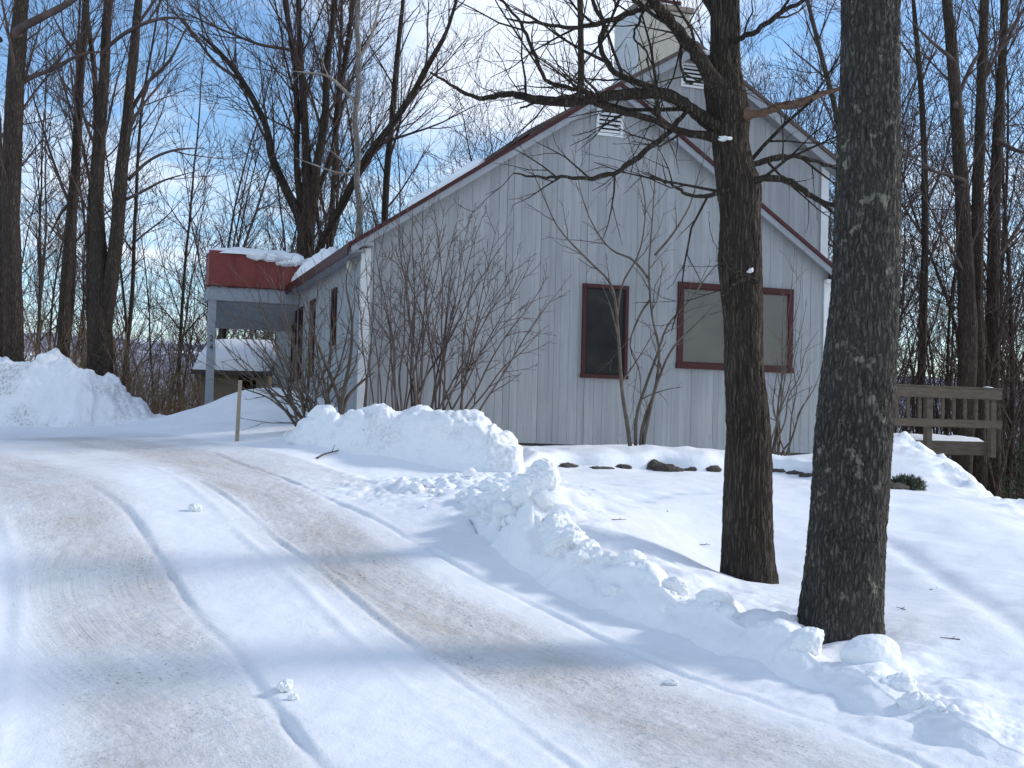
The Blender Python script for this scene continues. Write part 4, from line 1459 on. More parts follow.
# --- forest prototypes
def forest_tree(name, H, r0, cfg, seed, lean=0.04, fork=None, mat_t=None, mat_c=None, first=.22, limbs=None):
    r = np.random.default_rng(seed)
    root = bpy.data.objects.new(name, None)
    COL.objects.link(root)
    tt_ = Tubes()
    tc_ = Tubes()
    n = 26
    p = wander(np.array([0, 0, -.5]), np.array([r.normal() * lean, r.normal() * lean, 1]), H + .5, n, .035, .02, r)
    ra = r0 * (1 - np.linspace(0, 1, n + 1) ** .9 * .93)
    ra[0] *= 1.25
    ra[1] *= 1.08
    tt_.add(p, ra, 10)
    twigs(tc_, p, ra, r, 0, cfg)
    for k in range(fork or 0):
        i = int(n * r.uniform(.12, .35))
        d = perp_dir(norm(p[i + 1] - p[i]), r.uniform(.25, .5), r.uniform(0, 6.28))
        ln = H * r.uniform(.55, .75)
        q = wander(p[i], d, ln, 18, .05, .05, r)
        rb = ra[i] * r.uniform(.55, .8) * (1 - np.linspace(0, 1, 19) ** .9 * .93)
        tt_.add(q, rb, 8)
        twigs(tc_, q, rb, r, 0, cfg)
    tt_.build('trunk', mat_t or M['bark_wood'], root)
    tc_.build('crown', mat_c or M['twig'], root)
    return root


def cfgF(d=1.0, s=1.0, up=.05, sf=.25):
    return [(1.6 * d, 1.8 * s, 4.6 * s, .68, .06, up, 5, sf, .009), (2.4 * d, .9 * s, 2.4 * s, .55, .075, up, 4, .12, .0072),
            (3.8 * d, .55, 1.6, .5, .08, up, 3, .1, .0068), (3.3 * d, .3, .85, .5, .08, up * .7, 3, .12, .0058)]


PROTO = {
    'maple': [forest_tree('woodland_tree', 17, .13, cfgF(.95, 1.0), 1, fork=2), forest_tree('woodland_tree', 19, .16, cfgF(.9, 1.05), 2, fork=1, mat_t=M['bark_grey']), forest_tree('woodland_tree', 16, .12, cfgF(1.0, .9), 3, fork=3)],
    'slim': [forest_tree('woodland_tree', 13, .06, cfgF(1.0, .5, .07, .2), 4), forest_tree('woodland_tree', 11, .048, cfgF(1.1, .45, .07, .12), 5, .1, mat_t=M['bark_grey']), forest_tree('woodland_tree', 15, .075, cfgF(.9, .6, .06, .3), 6)],
    'sapling': [forest_tree('sapling', 6.5, .035, [(2.2, .5, 1.5, .6, .1, .06, 4, .1, .006), (2.8, .25, .7, .6, .12, .05, 3, .15, .004), (2.5, .12, .35, .6, .1, .03, 3, .15, .003)], 7, .1),
                forest_tree('sapling', 4.8, .028, [(2.6, .4, 1.2, .6, .1, .06, 4, .05, .006), (3, .25, .6, .6, .12, .05, 3, .15, .004), (2.5, .12, .3, .6, .1, .03, 3, .15, .003)], 8, .15)],
}
proto_used = set()


def put_tree(kind, x, y, label, cat, group, sc=1.0, r=None, zs=None):
    r = r or random
    k = r.randrange(len(PROTO[kind]))
    root = PROTO[kind][k]
    z = float(h_base(np.array([x]), np.array([y]))[0])
    s = sc * r.uniform(.85, 1.15)
    sv = (s, s * r.uniform(.95, 1.12))
    if root.name not in proto_used:
        proto_used.add(root.name)
        root.location = (x, y, z)
        root.rotation_euler = (0, 0, r.uniform(0, 6.28))
        root.scale = (sv[0], sv[0], sv[1])
        o = root
    else:
        o = copy_thing(root, (x, y, z), r.uniform(0, 6.28), sv)
    tag(o, label, cat, group)
    return o


rf_ = random.Random(44)


def scatter(n, kind, pxr, Yr, label, cat, group, sc=1.0, avoid=None, mind=1.0):
    pts = []
    tries = 0
    while len(pts) < n and tries < 4000:
        tries += 1
        px = rf_.uniform(*pxr)
        Y = Yr[0] + (Yr[1] - Yr[0]) * rf_.random() ** .8
        x = (px - 512) / F * Y
        if any((x - a) ** 2 + (Y - b) ** 2 < mind ** 2 for a, b in pts):
            continue
        # keep clear of the house footprint
        q = np.array([x, Y, 0]) - H0
        t, d = float(q @ U), float(q @ V_)
        if -3.2 < t < 11.5 and -4 < d < 12.5:
            continue
        if avoid and avoid(px, Y, x):
            continue
        pts.append((x, Y))
        put_tree(kind, x, Y, label, cat, group, sc, rf_)


LB = 'bare broad-crowned tree in the woods behind the house roof'
LL = 'bare tall tree in the woods left of the porch'
LR = 'bare tall tree in the dense woods right of the house'
SB = 'slim leafless tree rising behind the house roof'
SLb = 'slim leafless tree among the left-hand woods'
SRb = 'slim leafless tree in the thicket behind the wooden deck'
scatter(22, 'maple', (240, 860), (33, 75), LB, 'tree', 'tall bare trees behind the house', mind=2.5)
scatter(84, 'slim', (240, 880), (32, 70), SB, 'tree', 'slim bare trees behind the house', mind=1.2)
scatter(18, 'slim', (745, 870), (34, 50), SB, 'tree', 'slim bare trees behind the house', mind=.8)
scatter(8, 'maple', (730, 880), (36, 55), LB, 'tree', 'tall bare trees behind the house', mind=1.6)
scatter(3, 'maple', (-120, 200), (32, 62), LL, 'tree', 'tall bare trees in the left woods', mind=2.5)
scatter(62, 'slim', (-100, 235), (26, 55), SLb, 'tree', 'slim bare trees in the left woods', mind=1.2)
scatter(7, 'maple', (880, 1120), (27, 60), LR, 'tree', 'tall bare trees in the right woods', mind=2.0)
scatter(36, 'slim', (872, 1110), (24, 58), SRb, 'tree', 'slim bare trees in the right woods', mind=.9)
scatter(110, 'slim', (-60, 1090), (52, 95), 'distant slim leafless tree forming the hazy far edge of the woods', 'tree', 'distant slim trees at the far edge of the woods', 1.35, mind=1.5)
scatter(16, 'maple', (-60, 1090), (60, 95), 'distant broad leafless tree at the far edge of the woods', 'tree', 'distant broad trees at the far edge of the woods', 1.1, mind=3)
scatter(26, 'slim', (880, 1060), (26, 40), SRb, 'tree', 'slim bare trees in the right woods', .8, mind=.8)
scatter(16, 'sapling', (100, 250), (25, 40), 'thin leafless sapling in the brush between the snow mound and the porch', 'sapling', 'saplings left of the porch', mind=.6, avoid=lambda px, Y, x: Y < 24.5)
scatter(50, 'sapling', (885, 1080), (24, 40), 'thin leafless sapling in the brown thicket beyond the deck', 'sapling', 'saplings beyond the deck', mind=.5)
scatter(16, 'sapling', (-80, 100), (26, 40), 'thin leafless sapling behind the grey-smudged snow mound', 'sapling', 'saplings behind the left snow mound', mind=.6)
for kk in PROTO.values():
    for root in kk:
        if root.name not in proto_used:
            for c in list(root.children):
                bpy.data.objects.remove(c)
            bpy.data.objects.remove(root)


# --- individually shaped trees of the woods edge
CFG_W = [(1.25, 1.2, 3.6, .62, .06, .06, 5, .32, .008), (2.3, .7, 2.0, .55, .07, .05, 4, .15, .0062), (3.2, .4, 1.3, .52, .08, .04, 3, .12, .005), (2.8, .25, .8, .5, .08, .03, 3, .12, .0042)]


def shaped_tree(name, label, Y, stems, limbs=(), seed=1, mat=None, cmat=None, cfg=CFG_W, seg=28, row=.09, dY=.0):
    x0, y0 = stems[0][0][0]
    b = at(x0, y0, Y)
    b[2] = float(h_base(b[0:1], b[1:2])[0])
    root = thing(name, label, 'tree', tuple(b))
    r = np.random.default_rng(seed)
    tc_ = Tubes()
    for k, (pts, wd) in enumerate(stems):
        q = rel(path_px(pts, Y, Y + dY + (r.uniform(-1.2, 1.2) if k else 0)), b)
        if k == 0:
            q = np.vstack([[q[0][0], q[0][1], min(q[0][2], 0) - .6], q]) if q[0][2] > -.5 else q
            wd = ([wd[0] * 1.1] + list(wd)) if len(wd) < len(q) else wd
        wd = list(wd)
        wd[-1] *= .4
        ra = [R_px(w, Y) for w in wd]
        trunk_mesh('trunk' if k == 0 else 'stem', q, ra, mat or M['bark_wood'], root, seg if ra[0] > .06 else 12, row, min(.02, ra[0] * .12), (3, .7), seed + k * 3)
        n = len(q) * 4
        twigs(tc_, catmull(q, n), catmull(np.array(ra).reshape(-1, 1), n)[:, 0], r, 0, cfg)
    ys_ = [p_[1] for p_ in stems[0][0]][::-1]
    xs_ = [p_[0] for p_ in stems[0][0]][::-1]
    for pts, wd in limbs:
        yy_ = pts[0][1] + 7
        xx_ = float(np.interp(yy_, ys_, xs_))
        if abs(xx_ - pts[0][0]) < 16:
            pts = [(xx_, yy_)] + list(pts)
            wd = [wd[0] * 1.15] + list(wd)
        wd = list(wd)
        wd[-1] *= .35
        q = catmull(rel(path_px(pts, Y, Y + r.uniform(-1.5, 1.5)), b), len(pts) * 4)
        ra = catmull(np.array([R_px(w, Y) for w in wd]).reshape(-1, 1), len(pts) * 4)[:, 0]
        tc_.add(np.vstack([q[0] - (q[1] - q[0]) * .05, q]), np.concatenate([[.001], ra]), 7)
        twigs(tc_, q, ra, r, 0, cfg)
    tc_.build('crown', cmat or M['twig'], root)
    return root


shaped_tree('tree', 'mossy thick trunk at the extreme left edge behind the snow mound', 23.5,
            [([(14, 365), (14, 300), (11, 230), (12, 160), (15, 90), (19, 30), (24, -30), (28, -120), (30, -260)], [17, 16, 17, 18, 17, 15, 13, 10, 5])],
            [([(14, 90), (30, 78), (55, 68), (80, 55), (110, 50)], [6, 5, 4, 3, 2]), ([(18, 30), (40, 18), (70, 2), (100, -20)], [9, 8, 6, 4]), ([(0, 40), (-10, 30), (-40, 0)], [6, 5, 3])], 31, dY=.2)
shaped_tree('tree', 'slightly thinner dark trunk just left of the mossy edge trunk', 24.5,
            [([(2, 362), (1, 300), (-1, 230), (-2, 150), (-8, 50), (-14, -60), (-20, -200)], [9, 9, 8.5, 8, 7, 5, 3])], [], 33)
shaped_tree('tree', 'single dark slender trunk between the mossy edge trunk and the double trunk', 25.5,
            [([(63, 365), (65, 300), (70, 230), (74, 190), (77, 140), (80, 90), (84, 30), (88, -40), (90, -160)], [12, 11, 10, 9.5, 8, 7, 6, 5, 3])],
            [([(73, 200), (60, 215), (48, 240)], [4, 3, 2]), ([(80, 60), (66, 40), (50, 10)], [4, 3, 2])], 35)
shaped_tree('tree', 'large double-trunked dark tree with mossy base behind the snow mound', 24.6,
            [([(100, 380), (100, 340), (99, 290), (98, 240), (97, 195), (99, 150), (103, 90), (106, 40), (109, -20), (112, -120), (114, -240)], [26, 23, 19, 16, 12, 11.5, 10, 9, 8, 6, 3]),
             ([(104, 330), (111, 280), (117, 230), (121, 180), (126, 130), (132, 70), (138, 10), (143, -60), (150, -180)], [15, 14, 13, 12, 10, 9, 7.5, 6, 3]),
             ([(92, 340), (90, 290), (91, 230), (92, 190), (96, 140), (95, 80), (88, 20), (80, -60)], [8, 8, 7.5, 7, 6, 5, 4, 2.5])],
            [([(128, 180), (150, 160), (175, 150), (205, 148)], [4, 3, 2.5, 1.5]), ([(131, 110), (150, 80), (170, 60), (190, 20)], [4.5, 3.5, 3, 2]),
             ([(125, 200), (145, 190), (165, 180), (200, 170)], [3.5, 3, 2, 1.2]), ([(97, 150), (85, 120), (70, 60)], [4, 3, 2]), ([(103, 52), (130, 30), (165, 18), (200, 22)], [4, 4, 3, 2])], 37)
shaped_tree('tree', 'many-stemmed spreading tree rising behind the porch roof', 31,
            [([(305, 300), (305, 256), (306, 232), (307, 205), (306, 150), (304, 110), (301, 67), (299, 20), (298, -60), (296, -180)], [19, 17, 16, 11, 8.5, 7.5, 6, 5, 4, 2]),
             ([(304, 240), (298, 214), (285, 187), (272, 157), (267, 130), (255, 103), (237, 73), (217, 50), (198, 33)], [9, 9, 8, 7.5, 6.5, 6, 5, 4, 2.5]),
             ([(303, 230), (300, 200), (297, 167), (297, 117), (295, 73), (290, 33), (283, -10), (275, -90)], [8, 7, 6, 5.5, 5, 4.5, 4, 2]),
             ([(308, 230), (313, 200), (318, 160), (325, 117), (327, 67), (333, 20), (337, -20), (345, -100)], [10, 9.5, 8.5, 7.5, 6.5, 5.5, 4.5, 2.5]),
             ([(318, 262), (323, 240), (343, 203), (367, 157), (393, 123), (413, 93), (427, 67), (447, 30), (462, -20)], [8, 8, 7.5, 7, 6.5, 6, 5, 4, 2.5]),
             ([(316, 195), (333, 150), (337, 110), (345, 60), (352, 10), (360, -60)], [6, 5.5, 5, 4.5, 4, 2])],
            [([(243, 82), (215, 62), (190, 30), (170, 8)], [3.5, 3, 2.2, 1.5]), ([(290, 50), (262, 45), (235, 35), (205, 22), (170, 5)], [3.5, 3, 2.5, 2, 1.3])], 41, seg=24, row=.10,
            cfg=[(2.1, 1.2, 3.4, .5, .05, .07, 5, .22, .0085), (2.6, .7, 2.0, .5, .07, .06, 4, .15, .0065), (3.4, .4, 1.3, .5, .08, .04, 3, .12, .0052), (2.8, .25, .8, .5, .08, .03, 3, .12, .0045)])
shaped_tree('birch_tree', 'pale slender birch trunk left of the roof slope', 29,
            [([(361, 290), (358, 245), (360, 210), (357, 180), (358, 150), (355, 120), (358, 90), (359, 55), (357, 25), (359, -5), (363, -90)], [6.5, 6.2, 6, 5.9, 5.6, 5.3, 5, 4.6, 4.2, 3.6, 2])],
            [([(357, 105), (342, 88), (327, 76), (308, 73), (292, 71)], [4, 3.4, 3, 2.4, 1.5]), ([(358, 60), (370, 40), (378, 10), (384, -30)], [3.5, 3, 2.4, 1.5]), ([(357, 175), (335, 172), (315, 165), (295, 158)], [2.5, 2, 1.8, 1.2])],
            43, M['birch'], M['birch_twig'], cfg=[(.9, .6, 1.8, .7, .12, .04, 4, .15, .007), (2.0, .3, .9, .62, .12, .04, 3, .15, .005), (2.4, .2, .5, .6, .12, .03, 3, .1, .0035)])
shaped_tree('tree', 'upright dark trunk with high branches between the birch and the roof slope', 32,
            [([(384, 280), (385, 215), (388, 160), (393, 110), (397, 60), (402, 10), (408, -60), (412, -160)], [7, 6.5, 6, 5.5, 5, 4, 3, 2])], [], 45)
shaped_tree('tree', 'dark upright trunk rising above the roof left of the chimney', 30,
            [([(582, 200), (580, 120), (581, 60), (580, 0), (578, -60), (580, -140)], [7, 6.5, 6, 5.5, 4.5, 3])], [], 47)
shaped_tree('tree', 'thick reddish trunk leaning left behind the right end of the deck', 24.5,
            [([(962, 480), (966, 400), (968, 330), (965, 260), (962, 190), (957, 120), (952, 50), (946, -20), (940, -140)], [19, 18, 17, 15.5, 13, 12, 10.5, 9, 5])],
            [([(957, 100), (975, 60), (1000, 30)], [5, 4, 2.5]), ([(953, 60), (930, 40), (905, 15)], [4, 3, 2]), ([(963, 180), (930, 170), (905, 160)], [4, 3, 2])], 51, dY=.5)
shaped_tree('tree', 'dark trunk close right of the leaning reddish trunk', 25.2,
            [([(980, 480), (979, 400), (977, 300), (978, 200), (981, 100), (984, 20), (986, -60), (990, -180)], [13, 12, 12, 10.5, 9.5, 8.5, 7, 4])],
            [([(981, 90), (1000, 50), (1030, 20)], [4, 3, 2])], 53)
shaped_tree('tree', 'dark trunk furthest right of the three close trunks beyond the deck', 26,
            [([(994, 480), (993, 400), (993, 300), (995, 200), (998, 130), (1002, 60), (1006, -20), (1014, -140)], [14, 13, 12, 11, 9.5, 8, 7, 4])],
            [([(997, 140), (1015, 150), (1045, 155)], [5, 4, 3]), ([(995, 260), (1010, 240), (1040, 190)], [4.5, 3.5, 2.5]), ([(1004, 50), (1020, 15), (1040, -10)], [4, 3.5, 2.5])], 55)
shaped_tree('tree', 'slender trunk seen just right of the lichened front trunk above the deck rail', 27,
            [([(921, 460), (921, 400), (923, 320), (925, 240), (924, 160), (921, 90), (915, 20), (908, -60)], [8, 8, 7.5, 7, 6, 5, 4, 3])], [], 57)
# ------------------------------------------------------------------ shrubs
def shrub(name, label, cat, base_px, Y, stems, mat, cfg, seed, wpx, group=None, part='stem', spread=.12, dY=(-.5, .5), arch=0.06):
    b = at(base_px[0], base_px[1], Y)
    b[2] = h_full(b[0], b[1])
    root = thing(name, label, cat, tuple(b), 0, group)
    r = np.random.default_rng(seed)
    for st_ in stems:
        tb_ = Tubes()
        w0 = wpx * r.uniform(.75, 1.25) * (.6 if isinstance(st_[0], tuple) and st_[0][1] < base_px[1] - 40 else 1)
        if len(st_) == 2 and not isinstance(st_[0], tuple):
            q0 = np.array([r.normal() * spread, r.normal() * spread * .6, -.15])
            tip = at(st_[0], st_[1], Y + r.uniform(*dY)) - b
            n = 7
            s = np.linspace(0, 1, n)[:, None]
            q = q0 * (1 - s) + tip * s
            bow = np.array([tip[0] - q0[0], tip[1] - q0[1], 0]) * -.5 * arch * 4
            q = q + bow * (s * (1 - s))
            q[1:] += r.normal(size=(n - 1, 3)) * .022
        else:
            q = rel(path_px(st_, Y, Y + r.uniform(*dY)), b)
            if abs(q[0][2]) < .35:
                q[0][2] = -.15
        q = catmull(q, len(q) * 3)
        ra = np.linspace(R_px(w0, Y), R_px(w0 * .16, Y), len(q))
        tb_.add(q, ra, 6)
        twigs(tb_, q, ra, r, 0, cfg)
        tb_.build(part, mat, root)
    return root


CFG_S = [(4.2, .3, 1.0, .55, 0.15, .02, 4, .34, .005), (8.5, .15, .5, .65, .18, .03, 3, .12, .004), (9.0, .06, .24, .65, .15, .02, 3, .15, .0032)]
shrub('shrub', 'large dense reddish-brown leafless shrub before the left part of the gable wall', 'shrub', (428, 418), 16.9,
      [(378, 262), (392, 240), (402, 222), (413, 208), (425, 204), (436, 205), (447, 202), (458, 208), (470, 212), (483, 215), (497, 222), (510, 232), (522, 246), (535, 262), (548, 275), (560, 290),
       (385, 285), (440, 230), (455, 235), (475, 240), (495, 255), (512, 275), (405, 250), (420, 235), (468, 225), (530, 300), (540, 330)],
      M['shrub'], CFG_S, 5, 2.5, spread=.26, arch=.07)
shrub('shrub', 'upright leafless shrub at the left corner of the gable wall', 'shrub', (392, 412), 16.6,
      [(352, 250), (362, 235), (372, 225), (385, 220), (398, 215), (410, 225), (375, 270), (390, 255), (366, 290), (420, 260), (405, 280)],
      M['shrub'], CFG_S, 8, 2.4, spread=.2, arch=.05)
shrub('shrub', 'sprawling dark leafless shrub leaning left before the side wall of the house', 'shrub', (318, 420), 17.2,
      [(218, 300), (232, 290), (245, 285), (258, 290), (270, 275), (283, 270), (300, 272), (316, 262), (330, 268), (208, 330), (222, 345), (240, 330), (262, 320), (280, 310), (196, 360), (345, 285), (355, 300), (290, 330), (310, 300)],
      M['shrub_grey'], [(4.4, .35, 1.1, .6, .14, .03, 4, .15, .004), (6, .18, .5, .6, .15, .03, 3, .15, .003), (7.5, .06, .22, .65, .14, .02, 3, .15, .0022)], 11, 3.2, spread=.16, arch=.05)
shrub('shrub', 'forked leafless shrub close to the white corner board', 'shrub', (341, 416), 17.0,
      [[(341, 425), (340, 405), (332, 380), (318, 345), (308, 320), (300, 290)], [(341, 425), (342, 400), (350, 360), (352, 320), (346, 285), (350, 262)], [(341, 425), (344, 405), (358, 385), (375, 372)]],
      M['shrub_grey'], [(3.0, .3, .8, .6, .13, .03, 4, .2, .0045), (3.6, .15, .45, .6, .14, .03, 3, .15, .0032), (4.5, .06, .2, .65, .12, .02, 3, .15, .0024)], 13, 5.2)
CFG_T = [(3.4, .3, 1.2, .6, .15, .03, 4, .25, .0045), (5.5, .15, .55, .6, .17, .03, 3, .15, .0036), (7, .06, .24, .65, .15, .02, 3, .15, .003)]
shrub('small_tree', 'small leafless multi-stemmed tree growing between the two gable windows', 'small tree', (637, 447), 18.0,
      [[(633, 452), (628, 430), (622, 390), (619, 345), (615, 300), (608, 280), (590, 262), (560, 230), (545, 200), (530, 165)],
       [(637, 452), (636, 420), (646, 385), (657, 355), (668, 325), (690, 300), (712, 270), (735, 250)],
       [(639, 452), (643, 425), (655, 390), (659, 350), (652, 315), (649, 270), (652, 225), (655, 180), (660, 130)],
       [(640, 452), (650, 410), (662, 370), (675, 345), (695, 325), (720, 300)],
       [(617, 320), (622, 285), (640, 250), (645, 200), (632, 150), (625, 125)],
       [(650, 280), (633, 260), (612, 250), (596, 230), (583, 200), (572, 150)],
       [(655, 255), (672, 235), (690, 205), (700, 170), (712, 140)],
       [(650, 300), (640, 315), (630, 345), (640, 375), (640, 420)]],
      M['shrub_grey'], CFG_T, 17, 3.9, dY=(-.35, .35))
shrub('shrub', 'thin leafless shrub at the right end of the gable wall behind the branching tree', 'shrub', (778, 452), 18.9,
      [(770, 380), (776, 350), (783, 330), (792, 345), (800, 320), (808, 300), (816, 330), (822, 360), (796, 250), (785, 290), (812, 385), (803, 270)],
      M['shrub_grey'], [(2.4, .3, .9, .6, .15, .03, 4, .3, .0035), (3.5, .15, .45, .6, .17, .03, 3, .15, .0028)], 19, 2.0, spread=.12, arch=.04)

# twigs lying on the snow heap
for (a, b, lb) in (((363, 430), (378, 441), 'dark stick lying on the front of the long snow heap'), ((317, 459), (341, 450), 'brown stick lying on the snow below the long heap')):
    pa, pb = hit(*a, h_full), hit(*b, h_full)
    if lb.startswith('dark'):
        Yq = st and hit(370, 455)[1] + .16
        pa, pb = at(*a, Yq), at(*b, Yq)
    else:
        pa[2] += .012
        pb[2] += .012
    c = (pa + pb) / 2
    tb = Tubes()
    q = catmull(np.array([pa - c, (pa - c) * .4 + np.array([0, 0, .015]), (pb - c) * .5, pb - c]), 10)
    tb.add(q, np.linspace(.013, .006, 10), 6)
    tb.add(np.array([q[5], q[5] + (q[9] - q[5]) * .3 + np.array([0, 0, .08])]), [.006, .003], 5)
    o = tb.build('stick', M['shrub_grey'])
    o.location = tuple(c)
    tag(o, lb, 'stick')

for i_, (a, b, ln_, rz_) in enumerate(((612, 520, .16, .4), (668, 512, .12, 2.1), (930, 590, .18, 1.0), (960, 640, .13, 2.7), (700, 545, .10, .1), (905, 610, .12, 1.9))):
    p_ = hit(a, b, h_full)
    tb = Tubes()
    q = wander(np.zeros(3), np.array([math.cos(rz_), math.sin(rz_), 0.02]), ln_, 5, .18, 0, rr_)
    q[:, 2] = .004
    tb.add(q, np.linspace(.004, .002, 6), 5)
    tb.add(np.array([q[2], q[2] + np.array([.03, .02, .012])]), [.0025, .0012], 4)
    o = tb.build('twig', M['shrub_grey'])
    o.location = tuple(p_)
    tag(o, 'thin fallen twig lying on the yard snow near the two big trunks', 'twig', 'fallen twigs on the yard snow')

# ------------------------------------------------------------------ stake, shed, deck, stones, evergreens
p = hit(237, 441, h_full)
top = at(237.5, 380, p[1])
hgt = top[2] - p[2]
stk = Bx()
stk.hexa([(-.028, -.02, -.3), (.028, -.02, -.3), (.028, .02, -.3), (-.028, .02, -.3), (-.026, -.018, hgt - .02), (.026, -.018, hgt - .02), (.026, .018, hgt), (-.026, .018, hgt)])
o = stk.build('wooden_stake', M['stake'], None, .003)
o.location = tuple(p)
o.rotation_euler = (0, .02, .2)
tag(o, 'tan wooden marker stake standing in the snow beside the driveway', 'stake')

# woodshed behind the porch
sb = at(228, 395, 27.5)
sh = thing('wood_shed', 'low tan shed under a thick snowy roof behind the porch post', 'shed', (sb[0], sb[1], sb[2] - .35), .10)
Bx().box(-.62, .22, 0, .04, 0, .85).build('front_wall', M['shed_wood'], sh)
Bx().box(.62, .8, 0, .04, 0, .85).build('front_wall', M['shed_wood'], sh)
Bx().box(-.62, -.58, .041, 1.8, 0, .85).build('side_wall', M['shed_wood'], sh)
Bx().box(.76, .8, .041, 1.8, 0, .85).build('side_wall', M['shed_wood'], sh)
Bx().box(-.57, .75, 1.76, 1.8, 0, 1.3).build('back_wall', M['blackish'], sh)
Bx().hexa([(-.8, -.3, .80), (.98, -.3, .80), (.98, 2.0, 1.45), (-.8, 2.0, 1.45), (-.8, -.3, .90), (.98, -.3, .90), (.98, 2.0, 1.55), (-.8, 2.0, 1.55)]).build('roof', M['shingle'], sh)
R_ = 24
vs, fs = [], []
for i in range(R_):
    for j in range(R_):
        a, b = i / (R_ - 1), j / (R_ - 1)
        e = (max(0, 1 - (2 * a - 1) ** 8) * max(0, 1 - (2 * b - 1) ** 8)) ** .5
        vs.append((-.78 + 1.74 * a, -.28 + 2.26 * b, .905 + .65 * b + e * (.30 + .05 * MN.noise(Vector((a * 4, b * 4, 3))))))
for i in range(R_ - 1):
    for j in range(R_ - 1):
        fs.append((i * R_ + j, (i + 1) * R_ + j, (i + 1) * R_ + j + 1, i * R_ + j + 1))
o = mesh_obj('roof_snow', vs, fs, M['snow'], None, True)
o.location = sh.location
o.rotation_euler = sh.rotation_euler
tag(o, 'thick smooth snow covering the low tan shed roof', 'roof snow')

# deck at the right of the house
dk = at(992, 441, 22.0)
DZ = dk[2]
deck = thing('deck', 'weathered grey-brown wooden deck with railing at the right side of the house', 'deck', (dk[0], dk[1], DZ), TH)
Lk = 3.0
Bx().box(-Lk, 0, 0, 2.6, -.06, -.02).build('deck_floor', M['wood'], deck)
Bx().box(-Lk, -1.40, -.045, -.002, -.27, -.025).build('rim_joist', M['wood'], deck)
Bx().box(-1.395, .0, -.045, -.002, -.265, -.03).build('rim_joist', M['wood'], deck)
Bx().box(-.04, -.001, .0, 2.6, -.27, -.061).build('rim_joist', M['wood'], deck)
for x in (-.2, -1.5):
    Bx().box(x - .06, x + .06, 1.9, 2.02, -3.0, -.062).build('support_post', M['wood'], deck)
for x, z0 in ((-1.50, -1.2), (-.10, -.3)):
    Bx().box(x - .055, x + .055, -.16, -.05, z0, .86).build('post', M['wood'], deck)
Bx().box(-Lk, .06, -.19, -.015, .925, .965).build('rail_cap', M['wood'], deck)
Bx().box(-Lk, .04, -.205, -.165, .75, .92).build('top_rail', M['wood'], deck)
Bx().box(-Lk, .05, -.205, -.165, .23, .37).build('bottom_rail', M['wood'], deck)
for k in range(11):
    x = -.24 - k * .245
    Bx().box(x - .028, x + .028, -.163, -.125, .25, .90).build('baluster', M['wood'], deck)
vs, fs = [], []
for i in range(30):
    for j in range(16):
        a, b = i / 29, j / 15
        e = (max(0, 1 - (2 * a - 1) ** 10) * max(0, 1 - (2 * b - 1) ** 10)) ** .5
        vs.append((-Lk + a * (Lk - .05), .02 + b * 2.5, -.018 + e * (.10 + .04 * MN.fractal(Vector((a * 7, b * 4, 8)), .8, 2, 3))))
for i in range(29):
    for j in range(15):
        fs.append((i * 16 + j, (i + 1) * 16 + j, (i + 1) * 16 + j + 1, i * 16 + j + 1))
o = mesh_obj('deck_snow', vs, fs, M['snow'], None, True)
o.location = deck.location
o.rotation_euler = deck.rotation_euler
tag(o, 'shaded snow lying on the deck boards behind the railing', 'deck snow')
place_lump(988, 388, (.10, .07, .03), 88, 'snow_clump', 'small patch of snow on the right end of the deck rail', 'snow clump', Y=21.9, base=ICO3)

# stones edging the planting bed
RK = [(533, 461, .15, .09), (599, 467, .20, .06), (652, 465, .20, .11), (668, 468, .22, .09), (710, 468, .16, .08), (566, 464, .16, .05), (622, 465, .15, .05), (690, 467, .12, .05), (808, 474, .22, .06), (780, 472, .30, .08), (797, 473, .18, .08), (892, 486, .2, .09)]
RL = ['dark stone showing at the right end of the snow heap', 'sliver of dark stone under a snow cap left of the small tree', 'biggest dark stone in the snow at the foot of the small tree', 'low flat stone touching the biggest stone by the small tree',
      'dark stone left of the branching trunk at the bed edge', 'thin dark stone edge between the snow heap and the sliver stone', 'narrow stone edge just left of the biggest dark stone', 'small stone between the low flat stone and the branching trunk', 'flat stone edge beside the lichened trunk at the end of the bed', 'long dark stone right of the branching trunk', 'shorter stone at the right end of the long stone', 'brown stone under the green juniper']
for (a, b, s, hh_), lb in zip(RK, RL):
    pt = hit(a, b + 4)
    o = place_lump(a, b, (s, .14, hh_), int(a), 'rock', lb, 'rock', mat=M['rock'], Y=pt[1] + .27, rough=.14)
    o.location.z -= .035
# snow cap of the bed behind the stones
bedp = [(520, 455), (560, 456), (600, 457), (640, 457), (660, 456), (690, 459), (720, 460), (760, 462), (800, 464), (840, 466)]
bed = []
for (a, b) in bedp:
    q = hit(a, b + 10)
    bed.append(q)
n, m = 150, 26
A = catmull(np.array(bed), n)
vs = []
for i in range(n):
    wob = MN.noise(Vector((A[i][0] * 1.6, 3, 0)))
    for j in range(m):
        a = j / (m - 1)
        fr = .10 + .10 * wob
        x = A[i][0] - math.sin(TH) * a * .9
        y = A[i][1] + .14 - fr * 1.1 + a * 1.0
        zc = h_full(x, y) if j == m - 1 or j == 0 else float(h_base(np.array([x]), np.array([y]))[0])
        lift = (math.sin(min(1, a * 6) * PI / 2) ** .6) * (1 - smooth(.55, 1, a)) * (.17 + .07 * wob + .03 * MN.noise(Vector((x * 4, y * 4, 1))))
        ends = min(1, i / 8, (n - 1 - i) / 8)
        vs.append((x, y, zc + lift * ends - .03 * (j == m - 1) + (.085 if 0 else 0) * (j == 0)))
fs = [(i * m + j, (i + 1) * m + j, (i + 1) * m + j + 1, i * m + j + 1) for i in range(n - 1) for j in range(m - 1)]
tag(mesh_obj('snow_bank', np.array(vs), fs, M['snow'], None, True), kind='structure')


